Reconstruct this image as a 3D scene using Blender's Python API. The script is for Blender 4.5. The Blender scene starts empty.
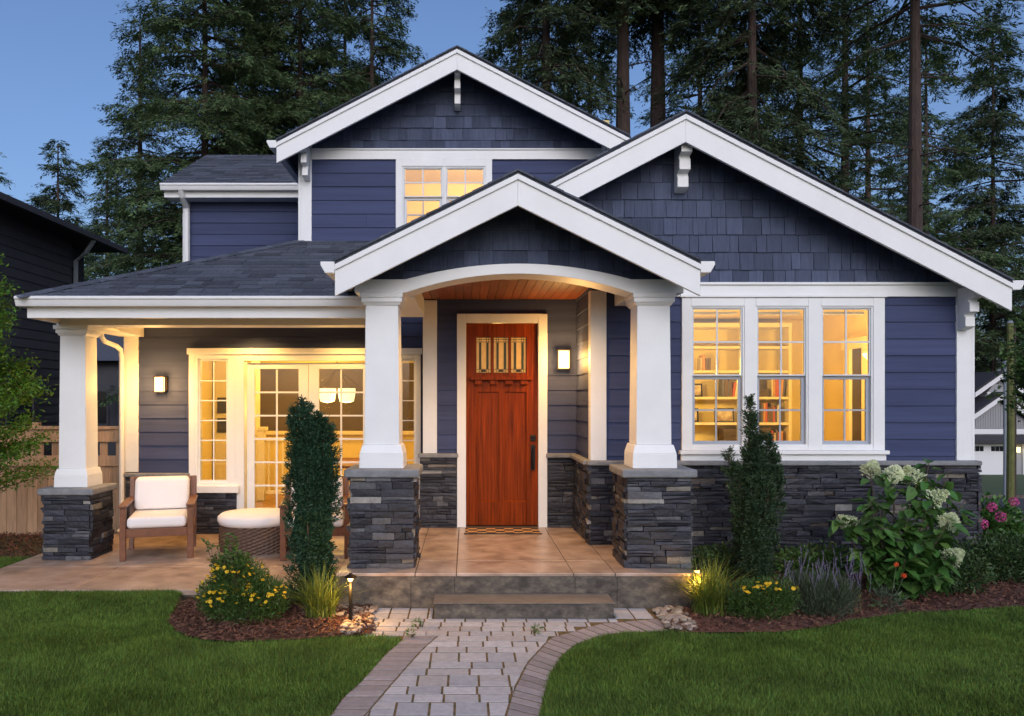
import bpy, math, random
import numpy as np
from mathutils import Vector, Matrix

S = bpy.context.scene
COL = S.collection
R = math.radians

# ------------------------------------------------------------------ camera
# x = right, y = away from the camera, z = up; pavers at z = 0, eye at 1.84 m
F, CX, CY, EYE = 800.0, 466.0, 400.0, 1.84
cam_d = bpy.data.cameras.new('camera')
cam = bpy.data.objects.new('camera', cam_d); COL.objects.link(cam)
cam.location = (0, 0, EYE); cam.rotation_euler = (R(90), 0, 0)
cam_d.sensor_width = 36; cam_d.lens = 36 * F / 1024
cam_d.shift_x = (512 - CX) / 1024; cam_d.shift_y = (CY - 358) / 1024
cam_d.clip_start = .05; cam_d.clip_end = 2000
S.camera = cam

# ------------------------------------------------------------------ sky, sun, exposure
SUN_EL, SUN_ROT = 30.0, 172.0
W = bpy.data.worlds.new('World'); S.world = W; W.use_nodes = True
nt = W.node_tree; bg = nt.nodes['Background']
sky = nt.nodes.new('ShaderNodeTexSky'); sky.sky_type = 'NISHITA'; sky.sun_disc = False
sky.sun_elevation = R(SUN_EL); sky.sun_rotation = R(SUN_ROT)
sky.air_density = 1.0; sky.dust_density = 4.0; sky.ozone_density = 6.0
tint = nt.nodes.new('ShaderNodeMix'); tint.data_type = 'RGBA'; tint.blend_type = 'MULTIPLY'; tint.inputs[0].default_value = 1
tint.inputs[7].default_value = (1.02, .98, 1.0, 1)
nt.links.new(sky.outputs[0], tint.inputs[6]); nt.links.new(tint.outputs[2], bg.inputs[0]); bg.inputs[1].default_value = 0.10
sd = bpy.data.lights.new('sun', 'SUN'); sun = bpy.data.objects.new('sun', sd); COL.objects.link(sun)
sd.energy = 0.1; sd.angle = R(60); sd.color = (1.0, 0.98, 0.95)
sun.rotation_euler = (R(90 - SUN_EL), 0, R(SUN_ROT - 180)); sun.location = (0, -20, 12)
S.view_settings.view_transform = 'Standard'; S.view_settings.look = 'None'
S.view_settings.exposure = 0.77; S.view_settings.gamma = 1; S.view_settings.use_curve_mapping = False
S.render.engine = 'CYCLES'
S.cycles.use_denoising = True; S.cycles.max_bounces = 6; S.cycles.transparent_max_bounces = 12
S.cycles.diffuse_bounces = 3; S.cycles.glossy_bounces = 3; S.cycles.sample_clamp_indirect = 4
S.cycles.caustics_reflective = False; S.cycles.caustics_refractive = False

def PX(px, d): return (px - CX) * d / F
def PZ(py, d): return EYE + (CY - py) * d / F

# ------------------------------------------------------------------ materials
def mat(name, col, rough=.6, isl=0., noise=None, bump=None, metal=0., ramp=None, transl=None, emit=None, coat=0., stretch=None, hue=0., ramp2=None, spec=None):
    m = bpy.data.materials.new(name); m.use_nodes = True
    t = m.node_tree; N = t.nodes; Lk = t.links
    b = N['Principled BSDF']; b.inputs['Roughness'].default_value = rough; b.inputs['Metallic'].default_value = metal
    b.inputs['Base Color'].default_value = (*col, 1)
    if coat: b.inputs['Coat Weight'].default_value = coat; b.inputs['Coat Roughness'].default_value = .15
    if spec is not None: b.inputs['Specular IOR Level'].default_value = spec
    tc = N.new('ShaderNodeTexCoord'); mp = N.new('ShaderNodeMapping'); Lk.new(tc.outputs['Object'], mp.inputs[0])
    if stretch: mp.inputs['Scale'].default_value = stretch
    geo = N.new('ShaderNodeNewGeometry')
    colsock = None
    if ramp:
        cr = N.new('ShaderNodeValToRGB'); e = cr.color_ramp.elements
        while len(e) > 1: e.remove(e[-1])
        cr.color_ramp.interpolation = 'CONSTANT' if ramp[0] == 'C' else 'LINEAR'
        for i, (p, c) in enumerate(ramp[1:]):
            k = e[0] if i == 0 else e.new(p)
            k.position = p; k.color = (*c, 1)
        Lk.new(geo.outputs['Random Per Island'], cr.inputs[0]); colsock = cr.outputs[0]
    if ramp and ramp[0] == 'C' and name == 'book_cover':
        oi = N.new('ShaderNodeObjectInfo'); Lk.new(oi.outputs['Random'], cr.inputs[0])
    if ramp2:                                    # noise driven colour mix: (scale, detail, [(pos, col)...])
        nz = N.new('ShaderNodeTexNoise'); nz.inputs['Scale'].default_value = ramp2[0]; nz.inputs['Detail'].default_value = ramp2[1]
        Lk.new(mp.outputs[0], nz.inputs['Vector'])
        cr = N.new('ShaderNodeValToRGB'); e = cr.color_ramp.elements
        while len(e) > 1: e.remove(e[-1])
        for i, (p, c) in enumerate(ramp2[2]):
            k = e[0] if i == 0 else e.new(p)
            k.position = p; k.color = (*c, 1)
        Lk.new(nz.outputs[0], cr.inputs[0]); colsock = cr.outputs[0]
    val = None
    if isl:
        mr = N.new('ShaderNodeMapRange'); mr.inputs[3].default_value = 1 - isl; mr.inputs[4].default_value = 1 + isl
        Lk.new(geo.outputs['Random Per Island'], mr.inputs[0]); val = mr.outputs[0]
    if noise:
        nz = N.new('ShaderNodeTexNoise'); nz.inputs['Scale'].default_value = noise[0]; nz.inputs['Detail'].default_value = 5
        nz.inputs['Roughness'].default_value = .65
        Lk.new(mp.outputs[0], nz.inputs['Vector'])
        mr = N.new('ShaderNodeMapRange'); mr.inputs[1].default_value = .25; mr.inputs[2].default_value = .75
        mr.inputs[3].default_value = 1 - noise[1]; mr.inputs[4].default_value = 1 + noise[1]
        Lk.new(nz.outputs[0], mr.inputs[0])
        if val is None: val = mr.outputs[0]
        else:
            mm = N.new('ShaderNodeMath'); mm.operation = 'MULTIPLY'; Lk.new(val, mm.inputs[0]); Lk.new(mr.outputs[0], mm.inputs[1]); val = mm.outputs[0]
    if val is not None:
        hs = N.new('ShaderNodeHueSaturation')
        if colsock is None: hs.inputs['Color'].default_value = (*col, 1)
        else: Lk.new(colsock, hs.inputs['Color'])
        Lk.new(val, hs.inputs['Value'])
        if hue:
            mh = N.new('ShaderNodeMapRange'); mh.inputs[3].default_value = .5 - hue; mh.inputs[4].default_value = .5 + hue
            wn = N.new('ShaderNodeTexWhiteNoise'); wn.noise_dimensions = '1D'
            Lk.new(geo.outputs['Random Per Island'], wn.inputs['W']); Lk.new(wn.outputs[0], mh.inputs[0]); Lk.new(mh.outputs[0], hs.inputs['Hue'])
        colsock = hs.outputs[0]
    if colsock is not None: Lk.new(colsock, b.inputs['Base Color'])
    if bump:
        nb = N.new('ShaderNodeTexNoise'); nb.inputs['Scale'].default_value = bump[0]; nb.inputs['Detail'].default_value = 6
        Lk.new(mp.outputs[0], nb.inputs['Vector'])
        bp = N.new('ShaderNodeBump'); bp.inputs['Strength'].default_value = bump[1]; bp.inputs['Distance'].default_value = bump[2] if len(bump) > 2 else .01
        Lk.new(nb.outputs[0], bp.inputs['Height']); Lk.new(bp.outputs[0], b.inputs['Normal'])
    if emit:
        b.inputs['Emission Color'].default_value = (*emit[0], 1); b.inputs['Emission Strength'].default_value = emit[1]
    if transl:
        tr = N.new('ShaderNodeBsdfTranslucent'); mx = N.new('ShaderNodeMixShader'); mx.inputs[0].default_value = transl
        if colsock is not None: Lk.new(colsock, tr.inputs[0])
        else: tr.inputs[0].default_value = (*col, 1)
        Lk.new(b.outputs[0], mx.inputs[1]); Lk.new(tr.outputs[0], mx.inputs[2]); Lk.new(mx.outputs[0], N['Material Output'].inputs[0])
    return m

def glass_mat(name, tint=(1, 1, 1), refl=.06):
    m = bpy.data.materials.new(name); m.use_nodes = True; t = m.node_tree; N = t.nodes
    N.remove(N['Principled BSDF'])
    a = N.new('ShaderNodeBsdfTransparent'); a.inputs[0].default_value = (*tint, 1)
    g = N.new('ShaderNodeBsdfGlossy'); g.inputs['Roughness'].default_value = .02
    lw = N.new('ShaderNodeFresnel'); lw.inputs[0].default_value = 1.5
    mx = N.new('ShaderNodeMixShader'); t.links.new(lw.outputs[0], mx.inputs[0])
    t.links.new(a.outputs[0], mx.inputs[1]); t.links.new(g.outputs[0], mx.inputs[2]); t.links.new(mx.outputs[0], N['Material Output'].inputs[0])
    return m

NAVY = (.053, .068, .142)
M = dict(
    white=mat('white_paint', (.78, .80, .80), .45, noise=(3, .05), bump=(60, .08)),
    navy=mat('navy_siding', NAVY, .6, spec=.12, isl=.09, noise=(2.5, .2), bump=(40, .15), stretch=(.25, 1, 6)),
    shingle=mat('navy_shingle', (.076, .094, .15), .85, spec=.12, isl=.26, noise=(9, .25), bump=(50, .35), stretch=(5, 5, .35)),
    soffit=mat('shade_painted_soffit', (.03, .035, .06), .7),  # shade under the overhangs is put into this colour
    roof=mat('asphalt_shingle', (.084, .094, .118), .95, spec=.15, isl=.32, noise=(40, .3), bump=(160, .5)),
    stone=mat('ledge_stone', (.05, .05, .06), .6, noise=(14, .35), bump=(35, .8, .012),
              ramp=('C', (0, (.017, .019, .028)), (.22, (.026, .029, .042)), (.45, (.021, .023, .032)), (.62, (.036, .04, .055)), (.76, (.013, .015, .022)),
                    (.88, (.085, .088, .098)), (.935, (.16, .145, .12)), (.962, (.28, .27, .25)), (.98, (.08, .065, .055)))),
    stonecap=mat('cut_stone_cap', (.2, .21, .22), .75, noise=(9, .3), bump=(40, .6, .01)),
    grout=mat('dark_grout', (.012, .012, .014), .9),
    concrete=mat('stamped_tan_concrete', (.3, .2, .13), .33, noise=(1.4, .18), bump=(18, .12, .006),
                 ramp2=(5, 7, [(.3, (.23, .16, .12)), (.5, (.37, .27, .205)), (.72, (.49, .385, .31))])),
    joint=mat('pale_joint', (.42, .36, .28), .7),
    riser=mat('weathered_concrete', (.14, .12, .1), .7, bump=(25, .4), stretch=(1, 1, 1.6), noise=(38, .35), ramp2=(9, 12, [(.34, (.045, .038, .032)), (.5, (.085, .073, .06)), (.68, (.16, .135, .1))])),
    paver=mat('grey_paver', (.3, .28, .28), .8, bump=(60, .4, .004), noise=(20, .2),
              ramp=('L', (0, (.34, .345, .365)), (.35, (.47, .46, .465)), (.7, (.39, .365, .35)), (1, (.52, .505, .51)))),
    paverb=mat('rose_border_paver', (.29, .255, .25), .8, isl=.22, bump=(60, .4, .004), noise=(20, .2)),
    pjoint=mat('mossy_joint', (.08, .06, .03), .95, ramp2=(14, 5, [(.35, (.06, .075, .02)), (.5, (.15, .09, .03)), (.7, (.2, .13, .06))])),
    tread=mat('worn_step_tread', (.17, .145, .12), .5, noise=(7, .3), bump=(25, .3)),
    soil=mat('lawn_soil', (.03, .042, .016), .95, noise=(8, .3)),
    mulch=mat('bark_mulch', (.115, .053, .034), .95, isl=.5, noise=(30, .3), bump=(60, .6), hue=.015),
    asphalt=mat('street_asphalt', (.055, .055, .06), .85, noise=(3, .2), bump=(200, .3)),
    door=mat('stained_fir_door', (.19, .028, .001), .45, spec=.12, noise=(2.2, .75), bump=(14, .12, .004), stretch=(20, 4, .7), coat=0,),
    wood=mat('red_cedar_ceiling', (.2, .055, .018), .45, isl=.3, noise=(3, .3), stretch=(10, .8, 1)),
    teak=mat('oiled_teak', (.17, .065, .03), .45, isl=.12, noise=(5, .3), stretch=(3, 3, 3)),
    cedar=mat('fence_cedar', (.46, .31, .2), .8, isl=.28, noise=(4, .35), bump=(10, .25), stretch=(8, 4, .6)),
    cushion=mat('white_cushion', (.78, .76, .75), .9, noise=(5, .04), bump=(140, .15, .003)),
    wicker=mat('brown_wicker', (.1, .06, .04), .6, isl=.35, noise=(40, .4)),
    black=mat('black_metal', (.014, .013, .013), .4, metal=.6),
    bronze=mat('bronze_metal', (.05, .033, .022), .4, metal=.8),
    cream=mat('cream_room_paint', (.8, .64, .27), .8, noise=(1.5, .05)),
    creamtrim=mat('cream_trim', (.8, .7, .48), .6),
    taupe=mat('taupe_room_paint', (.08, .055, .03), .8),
    floorw=mat('oak_floor', (.36, .2, .09), .4, noise=(3, .2), stretch=(1, 8, 1)),
    glass=glass_mat('window_glass'),
    sash=mat('grey_white_vinyl', (.62, .66, .7), .4),
    gsash=mat('grey_sash_vinyl', (.36, .4, .46), .45),  # darker grey of the lower sashes and their bars
    dark=mat('dark_siding', (.055, .054, .06), .7, isl=.12, noise=(3, .15)),
    darkroof=mat('dark_roof', (.04, .04, .047), .9, noise=(30, .3)),
    shade=mat('frosted_lamp_glass', (.3, .22, .1), .5, emit=((1, .72, .3), 2.0)),
    can=mat('recessed_lamp_lens', (.9, .8, .6), .5, emit=((1, .7, .35), 10)),
    chand=mat('chandelier_glass', (.9, .85, .7), .4, emit=((1, .74, .36), .9)),
    pathlens=mat('path_lamp_lens', (.9, .8, .6), .5, emit=((1, .68, .3), .45)),
    lead=mat('lead_came', (.02, .022, .02), .5, metal=.5),
    artglass=mat('opal_art_glass', (.85, .7, .38), .25, transl=.6, noise=(12, .12)),
    artgreen=mat('green_art_glass', (.06, .1, .05), .25, transl=.5),
    bark=mat('fir_bark', (.062, .043, .036), .95, noise=(5, .45), bump=(12, .9, .04), stretch=(3, 3, .5)),
    bark2=mat('shrub_bark', (.09, .065, .045), .9, noise=(20, .3)),
    grass=mat('grass_blade', (.128, .215, .04), .55, isl=.55, noise=(2.2, .5), hue=.035, transl=.3, spec=.25),
    grassfar=mat('far_lawn', (.075, .11, .04), .9, noise=(2, .25), bump=(60, .5)),
    fir=mat('fir_needles', (.092, .14, .058), .6, isl=.55, noise=(.25, .35), hue=.035, transl=.22, spec=.2),
    fir2=mat('dark_fir_needles', (.072, .104, .05), .6, isl=.6, noise=(.3, .4), hue=.03, transl=.25, spec=.2),
    yew=mat('yew_needles', (.03, .078, .04), .5, isl=.5, noise=(9, .3), hue=.02, transl=.15, spec=.3),
    yew2=mat('juniper_needles', (.04, .075, .034), .5, isl=.55, noise=(9, .3), hue=.03, transl=.15, spec=.3),
    leaf=mat('shrub_leaf', (.07, .14, .03), .5, isl=.45, noise=(6, .25), hue=.03, transl=.3),
    leafd=mat('dark_shrub_leaf', (.045, .09, .026), .5, isl=.45, noise=(6, .25), hue=.03, transl=.25),
    leafh=mat('hydrangea_leaf', (.08, .18, .04), .42, isl=.4, noise=(12, .2), hue=.02, transl=.3),
    leafb=mat('bright_green_leaf', (.1, .22, .02), .5, isl=.4, noise=(3, .25), hue=.03, transl=.4),
    greyleaf=mat('lavender_leaf', (.075, .11, .06), .6, isl=.4, hue=.03, transl=.2),
    strap=mat('gold_strap_leaf', (.16, .22, .04), .5, isl=.4, hue=.03, transl=.35),
    yellow=mat('yellow_petal', (.8, .52, .02), .6, isl=.15, transl=.2),
    lilac=mat('lilac_petal', (.24, .21, .33), .7, isl=.25, transl=.2),
    creamfl=mat('cream_petal', (.78, .84, .56), .6, isl=.15, hue=.02, transl=.3),
    pink=mat('pink_petal', (.62, .09, .3), .6, isl=.25, transl=.25),
    orange=mat('orange_petal', (.8, .1, .02), .6),
    pebble=mat('river_pebble', (.3, .25, .2), .7, isl=.45, hue=.02, noise=(20, .2)),
    galv=mat('galvanised_pole', (.2, .23, .26), .6),
    moss=mat('mossy_pole_wood', (.12, .13, .04), .85, noise=(6, .4)),
    greysid=mat('grey_board_batten', (.3, .31, .33), .7, isl=.05),
    gdoor=mat('garage_white', (.72, .73, .76), .5),
    darkglass=mat('dark_window_glass', (.012, .014, .018), .08),
    mat=mat('coir_mat', (.55, .28, .1), .95, noise=(60, .4), bump=(150, .8)),
    matd=mat('mat_pattern', (.04, .028, .022), .95),
    photo=mat('photo_paper', (.6, .5, .36), .6, ramp2=(6, 2, [(.4, (.25, .17, .1)), (.55, (.6, .5, .36))])),
    book=mat('book_cover', (.2, .1, .06), .6, ramp=('C', (0, (.12, .07, .05)), (.25, (.45, .08, .04)), (.4, (.7, .6, .4)), (.55, (.1, .1, .14)), (.7, (.55, .25, .06)), (.85, (.6, .5, .36)))),
)
def checker(m, c2, scale):
    t = m.node_tree; ck = t.nodes.new('ShaderNodeTexChecker'); tc = t.nodes.new('ShaderNodeTexCoord'); mp = t.nodes.new('ShaderNodeMapping'); b = t.nodes['Principled BSDF']
    old = b.inputs['Base Color'].links[0].from_socket; mx = t.nodes.new('ShaderNodeMix'); mx.data_type = 'RGBA'
    mp.inputs['Location'].default_value = (.5, .3, .5); mp.inputs['Scale'].default_value = (1, 1, .01); ck.inputs['Scale'].default_value = scale
    t.links.new(tc.outputs['Object'], mp.inputs[0]); t.links.new(mp.outputs[0], ck.inputs['Vector']); t.links.new(ck.outputs['Fac'], mx.inputs[0]); t.links.new(old, mx.inputs[6]); mx.inputs[7].default_value = (*c2, 1); t.links.new(mx.outputs[2], b.inputs['Base Color'])
checker(M['mat'], (.05, .03, .022), 9.5)

# ------------------------------------------------------------------ mesh helpers
def link(o, parent=None):
    COL.objects.link(o)
    if parent is not None: o.parent = parent
    return o
    return o

class MB:
    def __init__(s): s.v = []; s.f = []; s.smooth = False
    def add(s, vs, fs):
        n = len(s.v); s.v += [tuple(v) for v in vs]; s.f += [tuple(i + n for i in f) for f in fs]; return s
    def box(s, x0, x1, y0, y1, z0, z1):
        return s.add([(x0, y0, z0), (x1, y0, z0), (x1, y1, z0), (x0, y1, z0), (x0, y0, z1), (x1, y0, z1), (x1, y1, z1), (x0, y1, z1)],
                     [(0, 3, 2, 1), (4, 5, 6, 7), (0, 1, 5, 4), (1, 2, 6, 5), (2, 3, 7, 6), (3, 0, 4, 7)])
    def hexa(s, bot, top):
        return s.add(list(bot) + list(top), [(0, 3, 2, 1), (4, 5, 6, 7), (0, 1, 5, 4), (1, 2, 6, 5), (2, 3, 7, 6), (3, 0, 4, 7)])
    def frust(s, cx, cy, z0, z1, a0, b0, a1, b1):     # box tapering from half sizes (a0,b0) to (a1,b1)
        return s.hexa([(cx - a0, cy - b0, z0), (cx + a0, cy - b0, z0), (cx + a0, cy + b0, z0), (cx - a0, cy + b0, z0)],
                      [(cx - a1, cy - b1, z1), (cx + a1, cy - b1, z1), (cx + a1, cy + b1, z1), (cx - a1, cy + b1, z1)])
    def prism_y(s, poly, y0, y1):                       # polygon in (x,z), extruded along y
        n = len(poly)
        return s.add([(x, y0, z) for x, z in poly] + [(x, y1, z) for x, z in poly],
                     [tuple(range(n))] + [tuple(range(2 * n - 1, n - 1, -1))] + [((i + 1) % n, i, n + i, n + (i + 1) % n) for i in range(n)])
    def prism_x(s, poly, x0, x1):
        n = len(poly)
        return s.add([(x0, y, z) for y, z in poly] + [(x1, y, z) for y, z in poly],
                     [tuple(range(n))] + [tuple(range(2 * n - 1, n - 1, -1))] + [((i + 1) % n, i, n + i, n + (i + 1) % n) for i in range(n)])
    def prism_z(s, poly, z0, z1):
        n = len(poly)
        return s.add([(x, y, z0) for x, y in poly] + [(x, y, z1) for x, y in poly],
                     [tuple(range(n - 1, -1, -1))] + [tuple(range(n, 2 * n))] + [(i, (i + 1) % n, n + (i + 1) % n, n + i) for i in range(n)])
    def tube(s, pts, rad, n=8, cap=True):
        pts = [Vector(p) for p in pts]; rs = rad if isinstance(rad, (list, tuple)) else [rad] * len(pts)
        vs = []; fs = []
        for i, p in enumerate(pts):
            t = (pts[min(i + 1, len(pts) - 1)] - pts[max(i - 1, 0)]).normalized()
            a = t.orthogonal().normalized() if abs(t.z) > .9 else t.cross(Vector((0, 0, 1))).normalized()
            if abs(t.z) > .9: a = Vector((1, 0, 0)) - t * t.x; a.normalize()
            b = t.cross(a)
            for k in range(n):
                q = 2 * math.pi * k / n
                vs.append(p + (a * math.cos(q) + b * math.sin(q)) * rs[i])
        for i in range(len(pts) - 1):
            for k in range(n):
                fs.append((i * n + k, i * n + (k + 1) % n, (i + 1) * n + (k + 1) % n, (i + 1) * n + k))
        if cap: fs += [tuple(range(n - 1, -1, -1)), tuple(range((len(pts) - 1) * n, len(pts) * n))]
        return s.add(vs, fs)
    def lathe(s, prof, c, n=24):                        # profile of (r, z)
        vs = []; fs = []
        for r, z in prof:
            for k in range(n):
                q = 2 * math.pi * k / n; vs.append((c[0] + r * math.cos(q), c[1] + r * math.sin(q), c[2] + z))
        for i in range(len(prof) - 1):
            for k in range(n):
                fs.append((i * n + k, i * n + (k + 1) % n, (i + 1) * n + (k + 1) % n, (i + 1) * n + k))
        fs += [tuple(range(n - 1, -1, -1)), tuple(range((len(prof) - 1) * n, len(prof) * n))]
        return s.add(vs, fs)
    def build(s, name, m, parent=None, bevel=0, seg=2, smooth=False, subsurf=0):
        me = bpy.data.meshes.new(name); me.from_pydata(s.v, [], s.f); me.update()
        me.materials.append(m)
        if smooth: me.polygons.foreach_set('use_smooth', [True] * len(me.polygons))
        o = bpy.data.objects.new(name, me); link(o, parent)
        if bevel:
            b = o.modifiers.new('bevel', 'BEVEL'); b.width = bevel; b.segments = seg; b.limit_method = 'ANGLE'; b.angle_limit = R(40)
        if subsurf:
            b = o.modifiers.new('subsurf', 'SUBSURF'); b.levels = b.render_levels = subsurf
        return o

def np_mesh(name, V, Fc, m, parent=None, smooth=False):
    V = np.asarray(V, dtype=np.float32); Fc = np.asarray(Fc, dtype=np.int32)
    me = bpy.data.meshes.new(name); k = Fc.shape[1]
    me.vertices.add(len(V)); me.vertices.foreach_set('co', V.ravel())
    me.loops.add(Fc.size); me.loops.foreach_set('vertex_index', Fc.ravel())
    me.polygons.add(len(Fc)); me.polygons.foreach_set('loop_start', np.arange(0, Fc.size, k, dtype=np.int32))
    me.polygons.foreach_set('loop_total', np.full(len(Fc), k, dtype=np.int32))
    me.update(calc_edges=True); me.materials.append(m)
    o = bpy.data.objects.new(name, me); link(o, parent)
    return o

def thing(name, label, cat, loc=(0, 0, 0), group=None, rz=0):
    o = bpy.data.objects.new(name, None); COL.objects.link(o); o.location = loc; o.rotation_euler = (0, 0, rz)
    return tag(o, label, cat, group)
def tag(o, label=None, cat=None, group=None, kind=None):
    if label: o['label'] = label
    if cat: o['category'] = cat
    if group: o['group'] = group
    if kind: o['kind'] = kind
    return o
def struct(o): o['kind'] = 'structure'; return o
def stuff(o): o['kind'] = 'stuff'; return o
def dup(root, loc, rz=None, label=None):
    r = root.copy(); COL.objects.link(r); r.location = loc
    if rz is not None: r.rotation_euler = (0, 0, rz)
    if label: r['label'] = label
    for ch in list(root.children):
        c = ch.copy(); COL.objects.link(c); c.parent = r
        for g in list(ch.children):
            d = g.copy(); COL.objects.link(d); d.parent = c
    return r

# ------------------------------------------------------------------ cladding
def clip(poly, a, b):                                  # keep the left side of a->b
    out = []; n = len(poly)
    sd_ = lambda p: (b[0] - a[0]) * (p[1] - a[1]) - (b[1] - a[1]) * (p[0] - a[0])
    for i in range(n):
        p, q = poly[i], poly[(i + 1) % n]; sp, sq = sd_(p), sd_(q)
        if sp >= 0: out.append(p)
        if (sp > 0 and sq < 0) or (sp < 0 and sq > 0):
            t = sp / (sp - sq); out.append((p[0] + (q[0] - p[0]) * t, p[1] + (q[1] - p[1]) * t))
    return out
def clip_poly(poly, convex):
    for i in range(len(convex)):
        poly = clip(poly, convex[i], convex[(i + 1) % len(convex)])
        if len(poly) < 3: return []
    return poly
def area2(p): return sum(p[i][0] * p[(i + 1) % len(p)][1] - p[(i + 1) % len(p)][0] * p[i][1] for i in range(len(p)))

def courses(mb, poly, O, U, V, N, h, wr, t0, t1, gap=0., seed=1, v0=0., jit=0., tj=0.):
    rg = random.Random(seed); O, U, V, N = map(Vector, (O, U, V, N))
    if area2(poly) < 0: poly = poly[::-1]
    us = [p[0] for p in poly]; vs = [p[1] for p in poly]; umin, umax, vmin, vmax = min(us), max(us), min(vs), max(vs)
    k = math.floor((vmin - v0) / h)
    while v0 + k * h < vmax:
        va = v0 + k * h; k += 1
        u = umin - rg.random() * wr[0]
        while u < umax:
            w = rg.uniform(*wr); j = rg.uniform(-jit, jit); tt = 1 + rg.uniform(-tj, tj)
            q = clip_poly([(u + gap / 2, va + j), (u + w - gap / 2, va + j), (u + w - gap / 2, va + h + .004), (u + gap / 2, va + h + .004)], poly)
            u += w
            if len(q) < 3 or abs(area2(q)) < 2e-5: continue
            n = len(q); base = []; top = []
            for (a, b) in q:
                t = (t1 + (t0 - t1) * min(1, max(0, (b - va) / h))) * tt
                p = O + U * a + V * b; base.append(p); top.append(p + N * t)
            mb.add(base + top, [tuple(range(n, 2 * n))] + [(i, (i + 1) % n, n + (i + 1) % n, n + i) for i in range(n)])

def rect_minus(x0, x1, z0, z1, holes):                 # split a rectangle around rectangular holes
    rs = [(x0, x1, z0, z1)]
    for (a, b, c, d) in holes:
        nr = []
        for (p, q, r, s_) in rs:
            a_, b_, c_, d_ = max(a, p), min(b, q), max(c, r), min(d, s_)
            if a_ >= b_ or c_ >= d_: nr.append((p, q, r, s_)); continue
            if p < a_: nr.append((p, a_, r, s_))
            if b_ < q: nr.append((b_, q, r, s_))
            if r < c_: nr.append((a_, b_, r, c_))
            if d_ < s_: nr.append((a_, b_, d_, s_))
        rs = nr
    return rs

FX = ((1, 0, 0), (0, 0, 1), (0, -1, 0))                # facade frame: u, v, outward normal

def stones(mb, x0, x1, z0, z1, O, U, V, N, seed, dep=(.014, .05), hh=(.03, .072), ll=(.09, .34)):
    rg = random.Random(seed); O, U, V, N = map(Vector, (O, U, V, N)); z = z0
    while z < z1 - .004:
        h = rg.uniform(*hh)
        if z1 - (z + h) < hh[0] * .8: h = z1 - z
        x = x0
        while x < x1 - .004:
            l = rg.uniform(*ll)
            if x1 - (x + l) < ll[0] * .8: l = x1 - x
            parts = [(z, h)] if rg.random() < .8 or h < .045 else [(z, h * .48), (z + h * .48, h * .52)]
            for (za, hb) in parts:
                g = .0022; t = rg.uniform(*dep); c = []
                for (a, b) in ((x + g, za + g), (x + l - g, za + g), (x + l - g, za + hb - g), (x + g, za + hb - g)): c.append((a, b))
                base = [O + U * a + V * b for a, b in c]
                top = [O + U * (a + rg.uniform(-.002, .002)) + V * (b + rg.uniform(-.003, .003)) + N * (t + rg.uniform(-.007, .007)) for a, b in c]
                mid = sum(top, Vector()) / 4 + N * rg.uniform(0, .008)
                mb.add(base + top + [mid], [(4, 5, 8), (5, 6, 8), (6, 7, 8), (7, 4, 8), (0, 1, 5, 4), (1, 2, 6, 5), (2, 3, 7, 6), (3, 0, 4, 7)])
            x += l
        z += h

# ================================================================== THE HOUSE
D_EN, D_RW, D_PW, D_UP, D_WG = 9.64, 8.5, 10.46, 10.46, 12.6
ZF, ZP = .31, .10
house = thing('house', 'navy blue gabled craftsman house with white trim, stone piers and lit windows', 'house', (0, 9, 0))
HO = Vector((0, 9, 0))
def part(mb, name, m, parent=None, **k):
    p = parent or house
    for i, v in enumerate(mb.v): mb.v[i] = (v[0] - HO.x, v[1] - HO.y, v[2] - HO.z)
    return mb.build(name, M[m], p, **k)
def npart(mb, name, m, parent, **k): return part(mb, name, m, parent, **k)

LAP = .178
def lap_wall(name, x0, x1, z0, z1, d, holes=(), seed=1, back=.14, v0=0):
    mb = MB()
    for (a, b, c, e) in rect_minus(x0, x1, z0, z1, holes):
        mb.box(a, b, d, d + back, c, e)
        courses(mb, [(a, c), (b, c), (b, e), (a, e)], (0, d, 0), *FX, LAP, (2.2, 4.2), .003, .016, .002, seed, v0, 0, .15)
    return part(mb, name, 'navy')

# --- walls: entry wall, porch wall, right wing, recess side, upper floor, upper wing
DR = (PX(457, D_EN), PX(547, D_EN), ZF - .1, PZ(314, D_EN))       # door with casing
lap_wall('wall', PX(423, D_EN), 1.338, ZF, 3.06, D_EN, [(DR[0] + .05, DR[1] - .05, DR[2], DR[3] - .05)], 11)
FR = (PX(190, D_PW), PX(421, D_PW), ZP, PZ(350, D_PW))            # french door unit
lap_wall('wall', -4.43, PX(423, D_PW), .0, 3.0, D_PW, [(FR[0] + .04, FR[1] - .04, ZP, FR[3] - .04)], 12)
RW = (PX(681, D_RW), PX(883, D_RW), PZ(461, D_RW), PZ(298, D_RW))  # triple window
ZFR0, ZFR1 = PZ(297, D_RW), PZ(285.6, D_RW)
lap_wall('wall', 1.338, PX(970, D_RW), -.4, ZFR1, D_RW, [(RW[0] + .04, RW[1] - .04, RW[2] + .04, RW[3] - .04)], 13)
UW = (PX(396, D_UP), PX(492, D_UP), 3.93, PZ(160, D_UP))
lap_wall('wall', PX(301, D_UP), 2.02, 3.0, PZ(151, D_UP), D_UP, [(UW[0] + .04, UW[1] - .04, UW[2] + .02, UW[3] - .04)], 14)
lap_wall('wall', PX(184, D_WG), PX(301, D_UP) + .3, 3.2, PZ(192, D_WG), D_WG, (), 15)
mb = MB()                                                         # recess side wall facing the door
mb.box(1.338, 1.45, D_RW + .15, D_EN + .14, ZF - .3, 3.06)
courses(mb, [(-(D_EN), ZF), (-(D_RW), ZF), (-(D_RW), 3.06), (-(D_EN), 3.06)], (1.338, 0, 0), (0, -1, 0), (0, 0, 1), (-1, 0, 0), LAP, (2, 3), .003, .016, .002, 16)
part(mb, 'wall', 'navy')
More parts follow.
